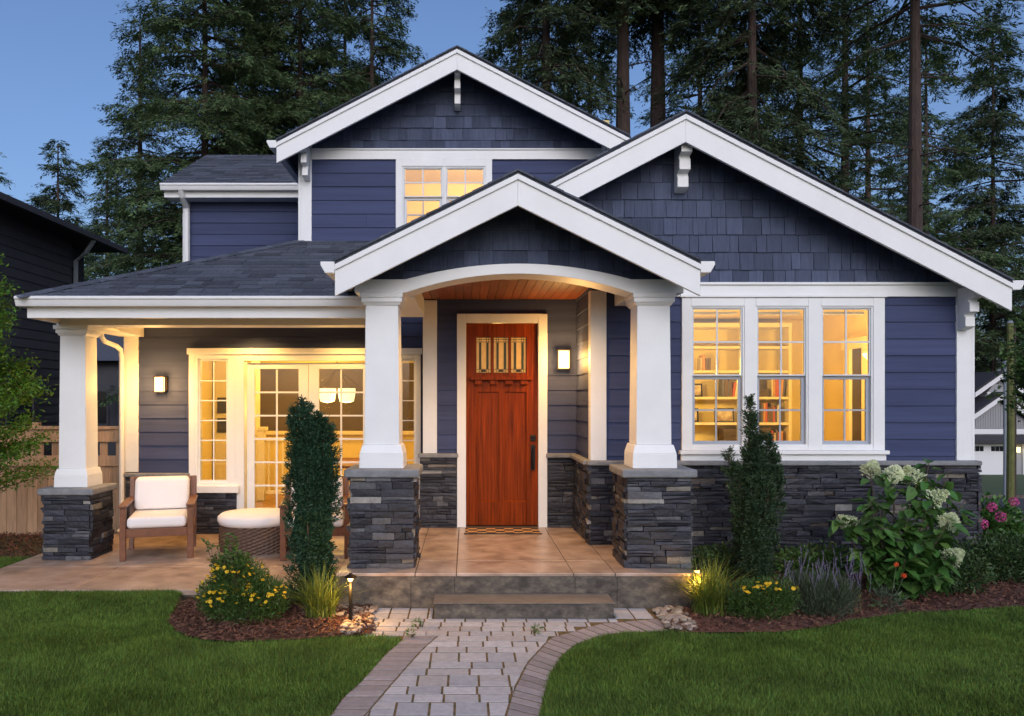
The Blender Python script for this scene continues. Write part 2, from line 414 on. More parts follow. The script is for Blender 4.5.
mb = MB()                                                         # side and rear walls nobody sees from the front
mb.box(-4.43, -4.29, D_PW + .14, 16, -.2, 3.0).box(5.2, PX(970, D_RW), D_RW + .14, 16, -1.2, ZFR1 - .01)
mb.box(PX(184, D_WG), PX(184, D_WG) + .14, D_WG + .14, 16, 3.0, 5.1).box(-2.16, -2.02, D_UP + .14, 16, 3.0, 5.15).box(1.9, 2.04, D_UP + .14, 16, 3.2, 5.1)
mb.box(-4.43, 5.3, 15.9, 16.04, -.8, 3.0).box(-4.6, 1.9, 15.9, 16.04, 3.0, 5.1)
mb.box(PX(423, D_EN), PX(423, D_EN) + .12, D_EN + .14, D_PW, 0, 3.06)
part(mb, 'wall', 'navy')

# --- gable roofs
def gable(ppx, ppy, d0, slope, hl, hr, d1, wall_d, rake_h, lx=None, edge=.033):
    """roof slabs, rake boards, soffits; apex of the roof edge at pixel ppx,ppy on the plane y = d0"""
    xa, za = PX(ppx, d0), PZ(ppy, d0)
    e = edge; SL = slope
    L = lambda x: za - slope * abs(x - xa)
    xl, xr = xa - hl, xa + hr
    mb = MB()
    mb.prism_y([(xl, L(xl)), (xl, L(xl) - e), (xa, za - e), (xr, L(xr) - e), (xr, L(xr)), (xa, za)], d0, d1)
    # the run of shingle courses seen along the roof edge
    n = int(hl / .13)
    for sgn, hh_ in ((-1, hl), (1, hr)):
        n = int(hh_ / .13)
        for i in range(n):
            x0 = xa + sgn * hh_ * (i) / n; x1 = xa + sgn * hh_ * (i + 1) / n
            mb.add([(x0, d0 - .02, L(x0) + .004), (x1, d0 - .02, L(x1) + .010), (x1, d0 - .02, L(x1) - .012), (x0, d0 - .02, L(x0) - .014),
                    (x0, d0 + .3, L(x0) + .004), (x1, d0 + .3, L(x1) + .012)], [(0, 1, 2, 3), (0, 4, 5, 1)])
    part(mb, 'roof', 'roof')
    b0, b1 = e + .003, e + rake_h
    for sgn, xe in ((-1, xl), (1, xr)):
        mb = MB()
        pts = [(xa, za - b0), (xe, L(xe) - b0), (xe, L(xe) - b1), (xa, za - b1)]
        if sgn > 0: pts = pts[::-1]
        mb.prism_y(pts, d0 + .012, d0 + .05)
        part(mb, 'rake_board', 'white', bevel=.004)
        mb = MB(); pm = [(xa, za - b0), (xe, L(xe) - b0), (xe, L(xe) - b0 - .05), (xa, za - b0 - .05)]
        if sgn > 0: pm = pm[::-1]
        mb.prism_y(pm, d0 - .008, d0 + .0115); part(mb, 'rake_moulding', 'white', bevel=.004)
        mb = MB()
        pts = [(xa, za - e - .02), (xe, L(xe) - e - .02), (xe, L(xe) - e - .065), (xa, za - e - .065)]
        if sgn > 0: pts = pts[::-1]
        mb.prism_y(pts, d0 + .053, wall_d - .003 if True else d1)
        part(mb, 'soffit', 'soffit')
    return xa, za, L, xl, xr

def shingle_gable(xa, zt, slope, z0, xl, xr, d, seed, h=.2):
    L = lambda x: zt - slope * abs(x - xa)
    xl = max(xl, xa - (zt - z0) / slope); xr = min(xr, xa + (zt - z0) / slope)
    poly = [(xl, z0), (xr, z0)]
    if L(xr) > z0 + .01: poly.append((xr, L(xr)))
    poly.append((xa, zt))
    if L(xl) > z0 + .01: poly.append((xl, L(xl)))
    mb = MB(); mb.prism_y(poly[::-1], d + .001, d + .1)
    courses(mb, poly, (0, d, 0), *FX, h, (.09, .2), .004, .017, .006, seed, z0 - .02, .003, .35)
    part(mb, 'gable_shingles', 'shingle')

SL = .518
# right wing gable
xa, za, L, xl, xr = gable(686, 110.5, 8.1, SL, 2.25, 3.31, 15.8, D_RW, .282)
shingle_gable(xa, za - .1, SL, ZFR1, -.2, PX(966, D_RW), D_RW, 21, .186)
# upper gable
xa2, za2, L2, xl2, xr2 = gable(457, 46, 10.0, SL, 2.26, 2.16, 15.9, D_UP, .255)
shingle_gable(xa2, za2 - .1, SL, PZ(151, D_UP) , -2.16, 1.97, D_UP, 22, .158)
# entry gable
xa3, za3, L3, xl3, xr3 = gable(518, 169.5, 7.0, .495, 1.605, 1.60, 9.6, 7.5, .278)
ZCAP = PZ(292, 7.35)                                              # top of the entry columns
mbx = MB()

# --- frieze boards, corner boards
mb = MB()
mb.box(PX(640, D_RW), PX(972, D_RW) - .003, D_RW - .035, D_RW - .003, ZFR0, ZFR1)
mb.box(PX(640, D_RW), PX(972, D_RW) + .01, D_RW - .055, D_RW - .003, ZFR1 + .002, ZFR1 + .03)
part(mb, 'frieze_board', 'white', bevel=.004)
mb = MB()
mb.box(PX(312, D_UP) + .002, 1.95, D_UP - .035, D_UP - .003, PZ(160, D_UP), PZ(151, D_UP))
mb.box(PX(312, D_UP) + .002, 1.95, D_UP - .05, D_UP - .003, PZ(151, D_UP) + .002, PZ(151, D_UP) + .022)
part(mb, 'frieze_board', 'white', bevel=.004)
def corner(px0, px1, d, z0, z1, t=.03, ret=.1):
    mb = MB(); mb.box(PX(px0, d), PX(px1, d), d - t, d - .002, z0, z1)
    return mb
ZL = 1.17                                                          # top of the stone wainscot
for (a, b, d, z0, z1) in ((955, 970, D_RW, ZL + .03, ZFR0 - .002), (301, 312, D_UP, 3.85, PZ(140, D_UP)), (423, 437, D_EN, ZL + .03, 3.04),
                          (127, 139, D_PW, .9, 2.72), (590, 606, D_RW, ZL + .03, 3.0)):
    mb = MB(); x0, x1 = PX(a, d), PX(b, d)
    mb.box(x0, x1, d - .032, d - .001, z0, z1)
    if a == 590: mb.box(x0 - .001, x0 + .02, d, d + .11, z0, z1)
    if a == 955: mb.box(x1 - .0, x1 + .03, d - .033, d + .12, z0, z1)
    if a == 301: mb.box(x0 - .03, x0, d - .033, d + .1, z0, z1)
    if a == 127: mb.box(x0 - .03, x0, d - .033, d + .1, z0, z1)
    part(mb, 'corner_board', 'white', bevel=.004)

# --- stone wainscot and its ledge
def wainscot(x0, x1, z0, z1, d, seed, ledge=True, lz=None):
    mb = MB(); mb.box(x0, x1, d - .018, d, z0, z1)
    g = MB(); stones(g, x0, x1, z0, z1, (0, d - .018, 0), *FX, seed)
    part(g, 'stone_veneer', 'stone')
    part(mb, 'veneer_backing', 'grout')
    if ledge:
        c = MB(); c.box(x0 - .02, x1 + .02, d - .1, d - .004, z1, z1 + .05); part(c, 'stone_ledge', 'stonecap', bevel=.012)
wainscot(PX(420, D_EN), DR[0] - .004, ZF, ZL - .02, D_EN, 31)
wainscot(DR[1] + .004, 1.3, ZF, ZL - .02, D_EN, 32)
wainscot(-4.43, FR[0] - .005, ZP, .84, D_PW, 33)
wainscot(FR[0] + .05, PX(238, D_PW), ZP, PZ(492, D_PW) - .0, D_PW - .02, 34, False)
wainscot(1.30, PX(972, D_RW) + .03, -.3, ZL - .02, D_RW, 35)
mb = MB(); stones(mb, -D_EN + .05, -D_RW + .06, ZF, ZL - .02, (1.32, 0, 0), (0, -1, 0), (0, 0, 1), (-1, 0, 0), 36, ll=(.08, .25))
part(mb, 'stone_veneer', 'stone')
mb = MB(); mb.box(1.24, 1.336, D_RW - .004, D_EN - .1, ZL - .02, ZL + .028); part(mb, 'stone_ledge', 'stonecap', bevel=.012)
mb = MB(); stones(mb, D_RW - .06, 12, -.9, ZL - .02, (PX(972, D_RW) + .03, 0, 0), (0, 1, 0), (0, 0, 1), (1, 0, 0), 37)
part(mb, 'stone_veneer', 'stone')

# --- windows
def sash_window(x0, x1, z0, z1, zm, d, wparent, grid=(2, 2), lower='gsash'):
    """double hung window inside the hole x0..x1, z0..z1; meeting rail at zm"""
    w = MB(); f = .018                                  # outer frame
    for (a, b, c, e) in ((x0, x0 + f, z0, z1), (x1 - f, x1, z0, z1), (x0 + f, x1 - f, z1 - f, z1), (x0 + f, x1 - f, z0, z0 + f)):
        w.box(a, b, d + .002, d + .09, c, e)
    win = part(w, 'window', 'white', bevel=.002)
    for nm, zb, zt, yy, mt in (('upper', zm, z1 - f, d + .015, 'sash'), ('lower', z0 + f, zm + .0, d + .045, lower)):
        s_ = MB(); r = .016 if nm == 'upper' else .036
        a, b = x0 + f + .001, x1 - f - .001
        s_.box(a, a + r, yy, yy + .03, zb, zt); s_.box(b - r, b, yy, yy + .03, zb, zt)
        s_.box(a + r, b - r, yy, yy + .03, zt - r, zt); s_.box(a + r, b - r, yy - (.006 if nm == 'upper' else 0), yy + .03, zb, zb + r)
        part(s_, 'sash', mt, win, bevel=.003)
        g = MB(); g.box(a + r, b - r, yy + .013, yy + .017, zb + r, zt - r); part(g, 'pane', 'glass', win)
        m_ = MB(); gx0, gx1, gz0, gz1 = a + r, b - r, zb + r, zt - r
        for i in range(1, grid[0]):
            xm = gx0 + (gx1 - gx0) * i / grid[0]; m_.box(xm - .009, xm + .009, yy + .005, yy + .012, gz0, gz1)
        for j in range(1, grid[1]):
            zz = gz0 + (gz1 - gz0) * j / grid[1]; m_.box(gx0, gx1, yy + .003, yy + .0125, zz - .009, zz + .009)
        part(m_, 'glazing_bars', 'sash' if nm == 'upper' else 'gsash', win)
    return win
d = D_RW
holes = []
for (a, b) in ((690, 743.4), (754.6, 806.8), (819.4, 871.6)):
    holes.append((PX(a, d), PX(b, d), PZ(446, d), PZ(306.5, d)))
t = MB()
for (p, q, r_, s_) in rect_minus(RW[0], RW[1], PZ(450, d), RW[3], holes): t.box(p, q, d - .04, d - .003, r_, s_)
trim = part(t, 'window_casing', 'white', bevel=.004)
t = MB(); t.box(RW[0] - .03, RW[1] + .03, d - .085, d - .002, PZ(454, d), PZ(450, d) - .002)
t.box(RW[0] - .01, RW[1] + .01, d - .05, d - .002, PZ(460.5, d), PZ(454, d) - .003)
part(t, 'window_sill', 'white', bevel=.005)
t = MB(); t.box(RW[0] - .02, RW[1] + .02, d - .06, d - .003, PZ(298, d) + .002, PZ(298, d) + .03); part(t, 'window_casing', 'white', bevel=.004)
for h in holes: sash_window(*h, PZ(376, d), d - .03, None)
# upper window
d = D_UP; uh = [(PX(402.5, d), PX(443.5, d), 4.02, PZ(167, d)), (PX(445, d), PX(485.5, d), 4.02, PZ(167, d))]
t = MB()
for (p, q, r_, s_) in rect_minus(UW[0], UW[1], 3.93, UW[3], uh): t.box(p, q, d - .04, d - .003, r_, s_)
part(t, 'window_casing', 'white', bevel=.004)
for h in uh: sash_window(*h, PZ(197.5, d), d - .03, None, lower='sash')

# --- french doors with side lights on the porch wall
d = D_PW
SG = [(201, 227, 361, 480), (390, 414, 361, 480)]
t = MB(); sh = [(PX(a - 2, d), PX(b + 2, d), PZ(e + 2, d), PZ(c - 2, d)) for a, b, c, e in SG]
dh = (PX(245, d), PX(374, d), ZP, PZ(361, d))
lowh = [(PX(196, d), PX(236, d), ZP, PZ(492, d))]
for (p, q, r_, s_) in rect_minus(FR[0], FR[1], ZP, FR[3], sh + [dh] + lowh): t.box(p, q, d - .05, d + .1, r_, s_)
part(t, 'door_casing', 'white', bevel=.004)
t = MB(); t.box(FR[0] - .0, PX(241, d), d - .12, d - .051, PZ(492, d) , PZ(485, d)); part(t, 'window_sill', 'white', bevel=.006)
t = MB(); t.box(FR[0] - .02, FR[1] + .02, d - .07, d - .051, FR[3] - .06, FR[3] + .02); part(t, 'door_casing', 'white', bevel=.004)
def glazed(x0, x1, z0, z1, y, cols, rows, parent, bar=.011):
    g = MB(); g.box(x0, x1, y + .02, y + .024, z0, z1); part(g, 'pane', 'glass', parent)
    m_ = MB()
    for i in range(1, cols):
        xm = x0 + (x1 - x0) * i / cols; m_.box(xm - bar, xm + bar, y + .006, y + .018, z0, z1)
    for j in range(1, rows):
        zz = z0 + (z1 - z0) * j / rows; m_.box(x0, x1, y + .004, y + .0185, zz - bar, zz + bar)
    part(m_, 'glazing_bars', 'white', parent)
for a, b, c, e in SG:
    t = MB(); x0, x1, z0, z1 = PX(a, d), PX(b, d), PZ(e, d), PZ(c, d)
    for (p, q, r_, s_) in rect_minus(x0 - .03, x1 + .03, z0 - .03, z1 + .03, [(x0, x1, z0, z1)]): t.box(p, q, d - .03, d + .05, r_, s_)
    w = part(t, 'sidelight', 'white', bevel=.003); glazed(x0, x1, z0, z1, d - .02, 2, 6, w, .007)
for (s0, s1, g0, g1) in ((247, 308, 254.6, 298.6), (308.6, 372, 319, 363)):
    t = MB(); x0, x1, z0, z1 = PX(s0, d), PX(s1, d), ZP + .02, PZ(363, d); h = (PX(g0, d), PX(g1, d), PZ(509, d), PZ(369, d))
    for (p, q, r_, s_) in rect_minus(x0, x1, z0, z1, [h]): t.box(p, q, d + .0, d + .045, r_, s_)
    w = part(t, 'french_door', 'white', bevel=.003); glazed(*h, d + .005, 2, 6, w)
    k = MB(); k.tube([(x1 - .08 if s0 < 300 else x0 + .06, d - .05, 1.08), (x1 - .2 if s0 < 300 else x0 + .17, d - .05, 1.08)], .012); k.box(*( (x1 - .1, x1 - .06) if s0 < 300 else (x0 + .04, x0 + .08)), d - .05, d - .001, .98, 1.16)
    part(k, 'handle', 'bronze', w)

# --- front door
d = D_EN; x0, x1, z0, z1 = PX(466, d), PX(538, d), ZF + .02, PZ(323, d)
t = MB()
for (p, q, r_, s_) in rect_minus(DR[0], DR[1], ZF, DR[3], [(x0, x1, ZF, z1)]): t.box(p, q, d - .045, d + .1, r_, s_)
part(t, 'door_casing', 'white', bevel=.005)
y = d + .012
lites = [(476, 491.2), (493.4, 508.8), (510.8, 526.6)]
LH = [(PX(a, d), PX(b, d), PZ(373, d), PZ(337, d)) for a, b in lites]
PH = [(PX(478, d), PX(499, d), PZ(502, d), PZ(392, d)), (PX(505, d), PX(526, d), PZ(502, d), PZ(392, d))]
t = MB()
for (p, q, r_, s_) in rect_minus(x0 + .003, x1 - .003, z0, z1 - .003, LH + PH): t.box(p, q, y, y + .045, r_, s_)
for (p, q, r_, s_) in PH:
    n = 1
    for i in range(n): t.box(p + (q - p) * i / n + .001, p + (q - p) * (i + 1) / n - .001, y + .018, y + .04, r_, s_)
    t.add([(p, y + .001, r_), (q, y + .001, r_), (q, y + .019, r_ + .018), (p, y + .019, r_ + .018)], [(0, 1, 2, 3)])
fd = part(t, 'front_door', 'door', bevel=.003)
t = MB(); a, b = PX(470, d), PX(532.5, d)
t.box(a, b, y - .07, y - .001, PZ(380, d), PZ(376.5, d))
for i in range(4):
    c = a + .1 + (b - a - .2) * i / 3; t.box(c - .045, c + .045, y - .05, y - .001, PZ(384.5, d), PZ(380, d) - .001)
part(t, 'dentil_shelf', 'door', fd, bevel=.003)
for (p, q, r_, s_) in LH:
    g = MB(); g.box(p, q, y + .02, y + .026, r_, s_); part(g, 'pane', 'artglass', fd)
    m_ = MB(); w = q - p; h = s_ - r_
    for u in (.0, .2, .32, .68, .8, .965): m_.box(p + w * u, p + w * u + .0055, y + .014, y + .0195, r_, s_)
    for v in (.0, .1, .86, .93, .985): m_.box(p, q, y + .013, y + .019, r_ + h * v, r_ + h * v + .005)
    m_.box(p + w * .36, p + w * .64, y + .012, y + .0185, r_ + h * .03, r_ + h * .095)
    part(m_, 'lead_came', 'lead', fd)
    m_ = MB(); m_.box(p + w * .2 + .006, p + w * .32, y + .017, y + .0196, r_ + h * .11, r_ + h * .85); m_.box(p + w * .68 + .006, p + w * .8, y + .017, y + .0196, r_ + h * .11, r_ + h * .85)
    part(m_, 'pane', 'artgreen', fd)
hx = PX(533, d)
t = MB(); t.box(hx - .03, hx + .03, y - .02, y - .001, PZ(441, d), PZ(435, d)); t.lathe([(.02, -.0), (.02, .012)], (hx, y - .03, PZ(438, d)), 12)
part(t, 'deadbolt', 'black', fd, bevel=.004)
t = MB(); t.box(hx - .026, hx + .026, y - .018, y - .001, PZ(470, d), PZ(445, d))
t.tube([(hx, y - .018, PZ(448, d)), (hx - .005, y - .06, PZ(451, d)), (hx - .01, y - .065, PZ(459, d)), (hx - .005, y - .05, PZ(466, d)), (hx, y - .018, PZ(468.5, d))], .011)
part(t, 'handle', 'black', fd, bevel=.004)
t = MB(); t.box(x0, x1, d - .05, d + .1, ZF + .001, ZF + .018); part(t, 'threshold', 'bronze', bevel=.004)

# --- entry porch: columns on stone piers, arched beam, side beams, cedar ceiling
YC = 7.57
def column(cx, cy, z0, z1, hw, base_hw, base_h, cap_hw):
    s_ = MB(); s_.frust(cx, cy, z0 + base_h, z1 - .1, hw, hw, hw * .93, hw * .93)
    # flat board edges on the faces of the boxed shaft
    col_ = part(s_, 'column', 'white', bevel=.006)
    b = MB(); b.frust(cx, cy, z0, z0 + base_h * .62, base_hw, base_hw, base_hw * .985, base_hw * .985)
    b.frust(cx, cy, z0 + base_h * .62, z0 + base_h, base_hw * .985, base_hw * .985, hw * 1.1, hw * 1.1)
    part(b, 'column_base', 'white', col_, bevel=.005)
    c = MB(); c.frust(cx, cy, z1 - .115, z1 - .088, hw * 1.0, hw * 1.0, hw * 1.1, hw * 1.1); c.frust(cx, cy, z1 - .088, z1 - .045, hw * 1.16, hw * 1.16, hw * 1.16, hw * 1.16)
    c.frust(cx, cy, z1 - .045, z1, cap_hw, cap_hw, cap_hw * 1.02, cap_hw * 1.02)
    part(c, 'capital', 'white', col_, bevel=.005)
def pier(cx, y0, y1, hw, z0, z1, capt, seed, over=.04, wide=None):
    b = MB(); b.box(cx - hw + .03, cx + hw - .03, y0 + .03, y1 - .03, z0, z1)
    p = part(b, 'stone_pier', 'grout')
    g = MB()
    stones(g, cx - hw + .012, cx + hw - .012, z0, z1, (0, y0 + .03, 0), *FX, seed)
    stones(g, -(y1 - .012), -(y0 + .012), z0, z1, (cx - hw + .03, 0, 0), (0, -1, 0), (0, 0, 1), (-1, 0, 0), seed + 1, ll=(.07, .3))
    stones(g, y0 + .012, y1 - .012, z0, z1, (cx + hw - .03, 0, 0), (0, 1, 0), (0, 0, 1), (1, 0, 0), seed + 2, ll=(.07, .3))
    stones(g, -(cx + hw), -(cx - hw), z0, z1, (0, y1 - .03, 0), (-1, 0, 0), (0, 0, 1), (0, 1, 0), seed + 3)
    part(g, 'stone_veneer', 'stone', p)
    c = MB(); c.box(cx - hw - over, cx + hw + over, y0 - over, y1 + over, z1, z1 + capt); part(c, 'pier_cap', 'stonecap', p, bevel=.018, seg=3)
for cx, sd_ in ((-.765, 41), (1.755, 45)):
    pier(cx, 7.27, 7.87, .302, ZF, 1.135, .075, sd_)
    column(cx - .015, YC, 1.21, ZCAP, .163, .205, .215, .195)
# arched beam: flat over the capitals, then one sweeping curve
bx0, bx1 = -1.03, 2.01
def arch_pts(zflat, rise, n=28):
    a, b = -.56, 1.53
    out = [(bx0, zflat), (a, zflat)]
    for i in range(1, n): 
        q = i / n; out.append((a + (b - a) * q, zflat + rise * (1 - (2 * q - 1) ** 2)))
    return out + [(b, zflat), (bx1, zflat)]
ya, yb = 7.40, 7.74
low = arch_pts(ZCAP + .001, .175); up = arch_pts(ZCAP + .125, .145)
vs = [(x, ya, z) for x, z in low] + [(x, ya, z) for x, z in up] + [(x, yb, z) for x, z in low] + [(x, yb, z) for x, z in up]
n = len(low); fs = []
for i in range(n - 1):
    fs += [(i, i + 1, n + i + 1, n + i), (2 * n + i + 1, 2 * n + i, 3 * n + i, 3 * n + i + 1), (i + 1, i, 2 * n + i, 2 * n + i + 1), (n + i, n + i + 1, 3 * n + i + 1, 3 * n + i)]
fs += [(0, n, 3 * n, 2 * n), (n - 1, 2 * n - 1 + 0, 4 * n - 1, 3 * n - 1)]
mb = MB(); mb.add(vs, fs); part(mb, 'arch_beam', 'white', bevel=.004)
# shingled tympanum above the arch
mb = MB(); dS = 7.47
zt = za3 - .1
for i in range(n - 1):
    xq0, xq1 = up[i][0], up[i + 1][0]
    zr0, zr1 = zt - .495 * abs(xq0 - xa3), zt - .495 * abs(xq1 - xa3)
    zb0, zb1 = min(up[i][1], zr0 - .002), min(up[i + 1][1], zr1 - .002)
    mb.prism_y([(xq0, zb0), (xq0, zr0), (xq1, zr1), (xq1, zb1)], dS + .03, dS + .15)
for zb_, xa_, xb_ in ((.18, .485 - .75, .485 + .75), (.09, -9, .485 - .75), (.09, .485 + .75, 9)):
    hw_ = (zt - ZCAP - zb_) / .495; tri = [(xa3 - hw_, ZCAP + zb_), (xa3 + hw_, ZCAP + zb_), (xa3, zt)]
    tri = clip_poly(tri, [(xa_, -9), (xb_, -9), (xb_, 9), (xa_, 9)])
    courses(mb, tri, (0, dS + .03, 0), *FX, .19, (.09, .2), .004, .017, .006, 51, 2.86, .003, .35)
part(mb, 'gable_shingles', 'shingle')
# side beams back to the house, and ceiling
mb = MB(); mb.box(-.93, -.5, 7.745, D_EN - .04, ZCAP + .001, 3.05); part(mb, 'side_beam', 'white', bevel=.004)
mb = MB(); mb.box(1.57, 1.9, 7.745, D_RW - .04, ZCAP + .001, 3.05); part(mb, 'side_beam', 'white', bevel=.004)
mb = MB(); nb = 22
for i in range(nb):
    a = -.498 + (1.568 + .498) * i / nb; b = -.498 + (1.568 + .498) * (i + 1) / nb - .004
    mb.box(a, b, 7.745, D_RW - .005, 3.05, 3.07)
    if a < 1.3: mb.box(a, min(b, 1.336), D_RW - .005, D_EN - .02, 3.05, 3.07)
part(mb, 'porch_ceiling', 'wood', bevel=.002, seg=1)
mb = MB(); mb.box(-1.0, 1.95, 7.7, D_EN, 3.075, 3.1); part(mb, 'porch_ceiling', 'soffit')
# gutter ends at both eaves of the entry gable
for sx, x in ((-1, xl3), (1, xr3)):
    mb = MB(); za_ = L3(x) - .01
    pr = [(x, za_ - .1), (x, za_), (x + sx * .125, za_), (x + sx * .125, za_ - .03), (x + sx * .085, za_ - .1)]
    if sx < 0: pr = pr[::-1]
    mb.prism_y(pr[::-1], 7.0, 9.0); part(mb, 'gutter', 'white', bevel=.004)
# gutter on the right eave of the wing and left eave of the upper gable
for x, sx, z_, y0, y1 in ((xr, 1, L(xr), 8.1, 15.5), (xl2, -1, L2(xl2), 10.0, 15.5)):
    mb = MB(); pr = [(x, z_ - .1), (x, z_ - .005), (x + sx * .12, z_ - .005), (x + sx * .12, z_ - .03), (x + sx * .085, z_ - .1)]
    mb.prism_y(pr, y0, y1); part(mb, 'gutter', 'white', bevel=.004)

# --- left porch: hipped roof, gutter, beam, column, ceiling
XE, YE, ZE, SP = PX(15, 8.1), 8.1, PZ(296.5, 8.1), .437
nrm = math.hypot(1, SP)
mb = MB()
xe = -.9; yt = D_PW - .001
fp = [(0, 0), (xe - XE, 0), (xe - XE, (yt - YE) * nrm), (yt - YE, (yt - YE) * nrm)]
Uf, Vf = (1, 0, 0), Vector((0, 1, SP)) / nrm; Nf = Vector((0, -SP, 1)) / nrm
O = Vector((XE, YE, ZE))
courses(mb, fp, O, Uf, Vf, Nf, .145, (.16, .36), .002, .011, .004, 61, 0, .004, .5)
yb_ = 14.2
lp = [(-(yb_), 0), (-(YE), 0), (-(YE + yt - YE), (yt - YE) * nrm), (-(yb_), (yt - YE) * nrm)]
courses(mb, lp, (XE, 0, ZE), (0, -1, 0), Vector((1, 0, SP)) / nrm, Vector((-SP, 0, 1)) / nrm, .145, (.16, .36), .002, .011, .004, 62, 0, .004, .5)
T = yt - YE
mb.add([(XE, YE, ZE), (xe, YE, ZE), (xe, yt, ZE + SP * T), (XE + T, yt, ZE + SP * T), (XE, yb_, ZE), (XE + T, yb_, ZE + SP * T)], [(0, 1, 2, 3), (4, 0, 3, 5)])
for i in range(22):                                                # hip caps
    a = T * i / 22; b = T * (i + 1.25) / 22
    P0 = Vector((XE + a, YE + a, ZE + SP * a + .012)); P1 = Vector((XE + b, YE + b, ZE + SP * b + .017)); sd2 = Vector((.1, -.1, -.0437)); sd3 = Vector((-.1, .1, -.0437))
    mb.add([P0, P0 + sd2, P1 + sd2, P1, P0 + sd3, P1 + sd3], [(0, 1, 2, 3), (4, 0, 3, 5)])
part(mb, 'roof', 'roof')
def gutter(x0, x1, y, z, name='gutter'):
    g = MB(); pr = [(y + .1, z - .105), (y + .1, z), (y + .09, z), (y + .09, z - .02), (y, z - .02 + .02), (y - .008, z - .004), (y - .008, z - .03), (y + .012, z - .06), (y + .03, z - .105)]
    pr = [(y + .12, z - .1), (y + .12, z), (y - .005, z), (y - .005, z - .028), (y + .008, z - .036), (y + .02, z - .075), (y + .03, z - .1)]
    g.prism_x(pr, x0, x1); return part(g, name, 'white', bevel=.004)
gutter(XE, xl3 + .2, YE - .02, ZE + .004)
mb = MB(); mb.box(PX(27, 8.2), xl3 + .3, 8.2, 8.235, PZ(318, 8.2), ZE - .10); mb.box(PX(27, 8.2), PX(27, 8.2) + .035, 8.24, D_PW, PZ(318, 8.2), ZE - .1)
part(mb, 'fascia', 'white', bevel=.004)
mb = MB(); pr = [(XE + .1, ZE - .1), (XE + .1, ZE), (XE - .02, ZE), (XE - .02, ZE - .03), (XE + .02, ZE - .1)]
mb.prism_y(pr, 8.2, 14); part(mb, 'gutter', 'white', bevel=.004)
ZB = 2.665
mb = MB(); mb.box(PX(27, 8.2) + .04, -.95, 8.24, D_PW - .02, ZB + .17, ZB + .185); part(mb, 'porch_ceiling', 'creamtrim')
XCOL, YCOL = -4.345, 8.975
mb = MB(); mb.box(XCOL - .17, -.95, YCOL - .16, YCOL + .16, ZB, ZB + .168); part(mb, 'porch_beam', 'white', bevel=.004)
mb = MB(); mb.box(XCOL - .16, XCOL + .15, YCOL + .165, D_PW - .035, ZB - .0, ZB + .168); part(mb, 'porch_beam', 'white', bevel=.004)
pier(XCOL, 8.7, 9.25, .265, ZP, .805, .075, 71)
column(XCOL, YCOL, .88, ZB, .150, .186, .2, .19)

# --- upper left wing roof, gutter and downspout
d0 = 12.2; ze = PZ(183.5, d0); x0 = PX(160, d0); x1 = -2.2; ty = 14.4; sl = (PZ(155, ty) - ze) / (ty - d0); nr = math.hypot(1, sl)
mb = MB()
courses(mb, [(0, 0), (x1 - x0, 0), (x1 - x0, (ty - d0) * nr), (0, (ty - d0) * nr)], (x0, d0, ze), (1, 0, 0), Vector((0, 1, sl)) / nr, Vector((0, -sl, 1)) / nr, .145, (.2, .4), .002, .011, .004, 63, 0, .004, .5)
mb.add([(x0, d0, ze), (x1, d0, ze), (x1, ty, ze + sl * (ty - d0)), (x0, ty, ze + sl * (ty - d0)), (x0, 16.4, ze + .1), (x1, 16.4, ze + .1)], [(0, 1, 2, 3), (3, 2, 5, 4)])
part(mb, 'roof', 'roof')
gutter(x0, PX(301, d0), d0 - .02, ze + .004)
mb = MB(); mb.box(PX(164, 12.3), PX(301, 12.3), 12.3, 12.34, PZ(197.5, 12.3), PZ(191, 12.3)); mb.box(PX(164, 12.3), PX(301, 12.3), 12.345, 12.6, PZ(197.5, 12.3) + .0, PZ(197.5, 12.3) + .02)
part(mb, 'fascia', 'white', bevel=.004)
mb = MB(); xq = PX(186.5, 12.52)
mb.tube([(PX(181, 12.25), 12.25, PZ(190, 12.25)), (PX(181, 12.25), 12.3, PZ(196, 12.3)), (xq, 12.5, PZ(207, 12.5)), (xq, 12.52, PZ(212, 12.5)), (xq, 12.52, PZ(268, 12.5))], .05, 8)
part(mb, 'downspout', 'white')
mb = MB(); mb.box(PX(184, D_WG) - .01, PX(184, D_WG) + .1, D_WG - .03, D_WG - .002, 3.3, PZ(198, D_WG)); part(mb, 'corner_board', 'white')
# downspout with its elbow at the left porch corner
mb = MB(); xd = -4.52
mb.tube([(-4.5, 9.86, ZE - .1), (-4.5, 9.88, 2.62), (-4.49, 9.93, 2.57), (-4.475, 10.24, 2.53), (-4.465, 10.34, 2.49), (-4.465, 10.37, 2.38), (-4.465, 10.37, .25), (-4.47, 10.3, .14)], .032, 8)
part(mb, 'downspout', 'white')
# meter pipe drain at the left pier of the wall
# --- knee brackets under the gable peaks and corners
def bracket(cx, y, z1, h, w, dep):
    t = MB()
    D = lambda k: y - dep * k
    t.prism_x([(y - .002, z1), (D(1), z1), (D(1), z1 - h * .27), (D(.66), z1 - h * .31), (D(.66), z1 - h * .37), (D(.76), z1 - h * .37), (D(.76), z1 - h * .6), (D(.44), z1 - h * .64),
               (D(.44), z1 - h * .7), (D(.5), z1 - h * .7), (D(.5), z1 - h * .93), (D(.3), z1 - h * .97), (y - .03, z1 - h), (y - .002, z1 - h)], cx - w / 2, cx + w / 2)
    part(t, 'bracket', 'white', bevel=.004)
bracket(PX(457.5, 10.3), D_UP - .02, PZ(70, 10.3), .48, .075, .36)
bracket(PX(684, 8.3), D_RW - .02, PZ(142, 8.3), .49, .115, .29)
bracket(PX(978, 8.2) , D_RW - .04, PZ(288, 8.4), .44, .10, .27)
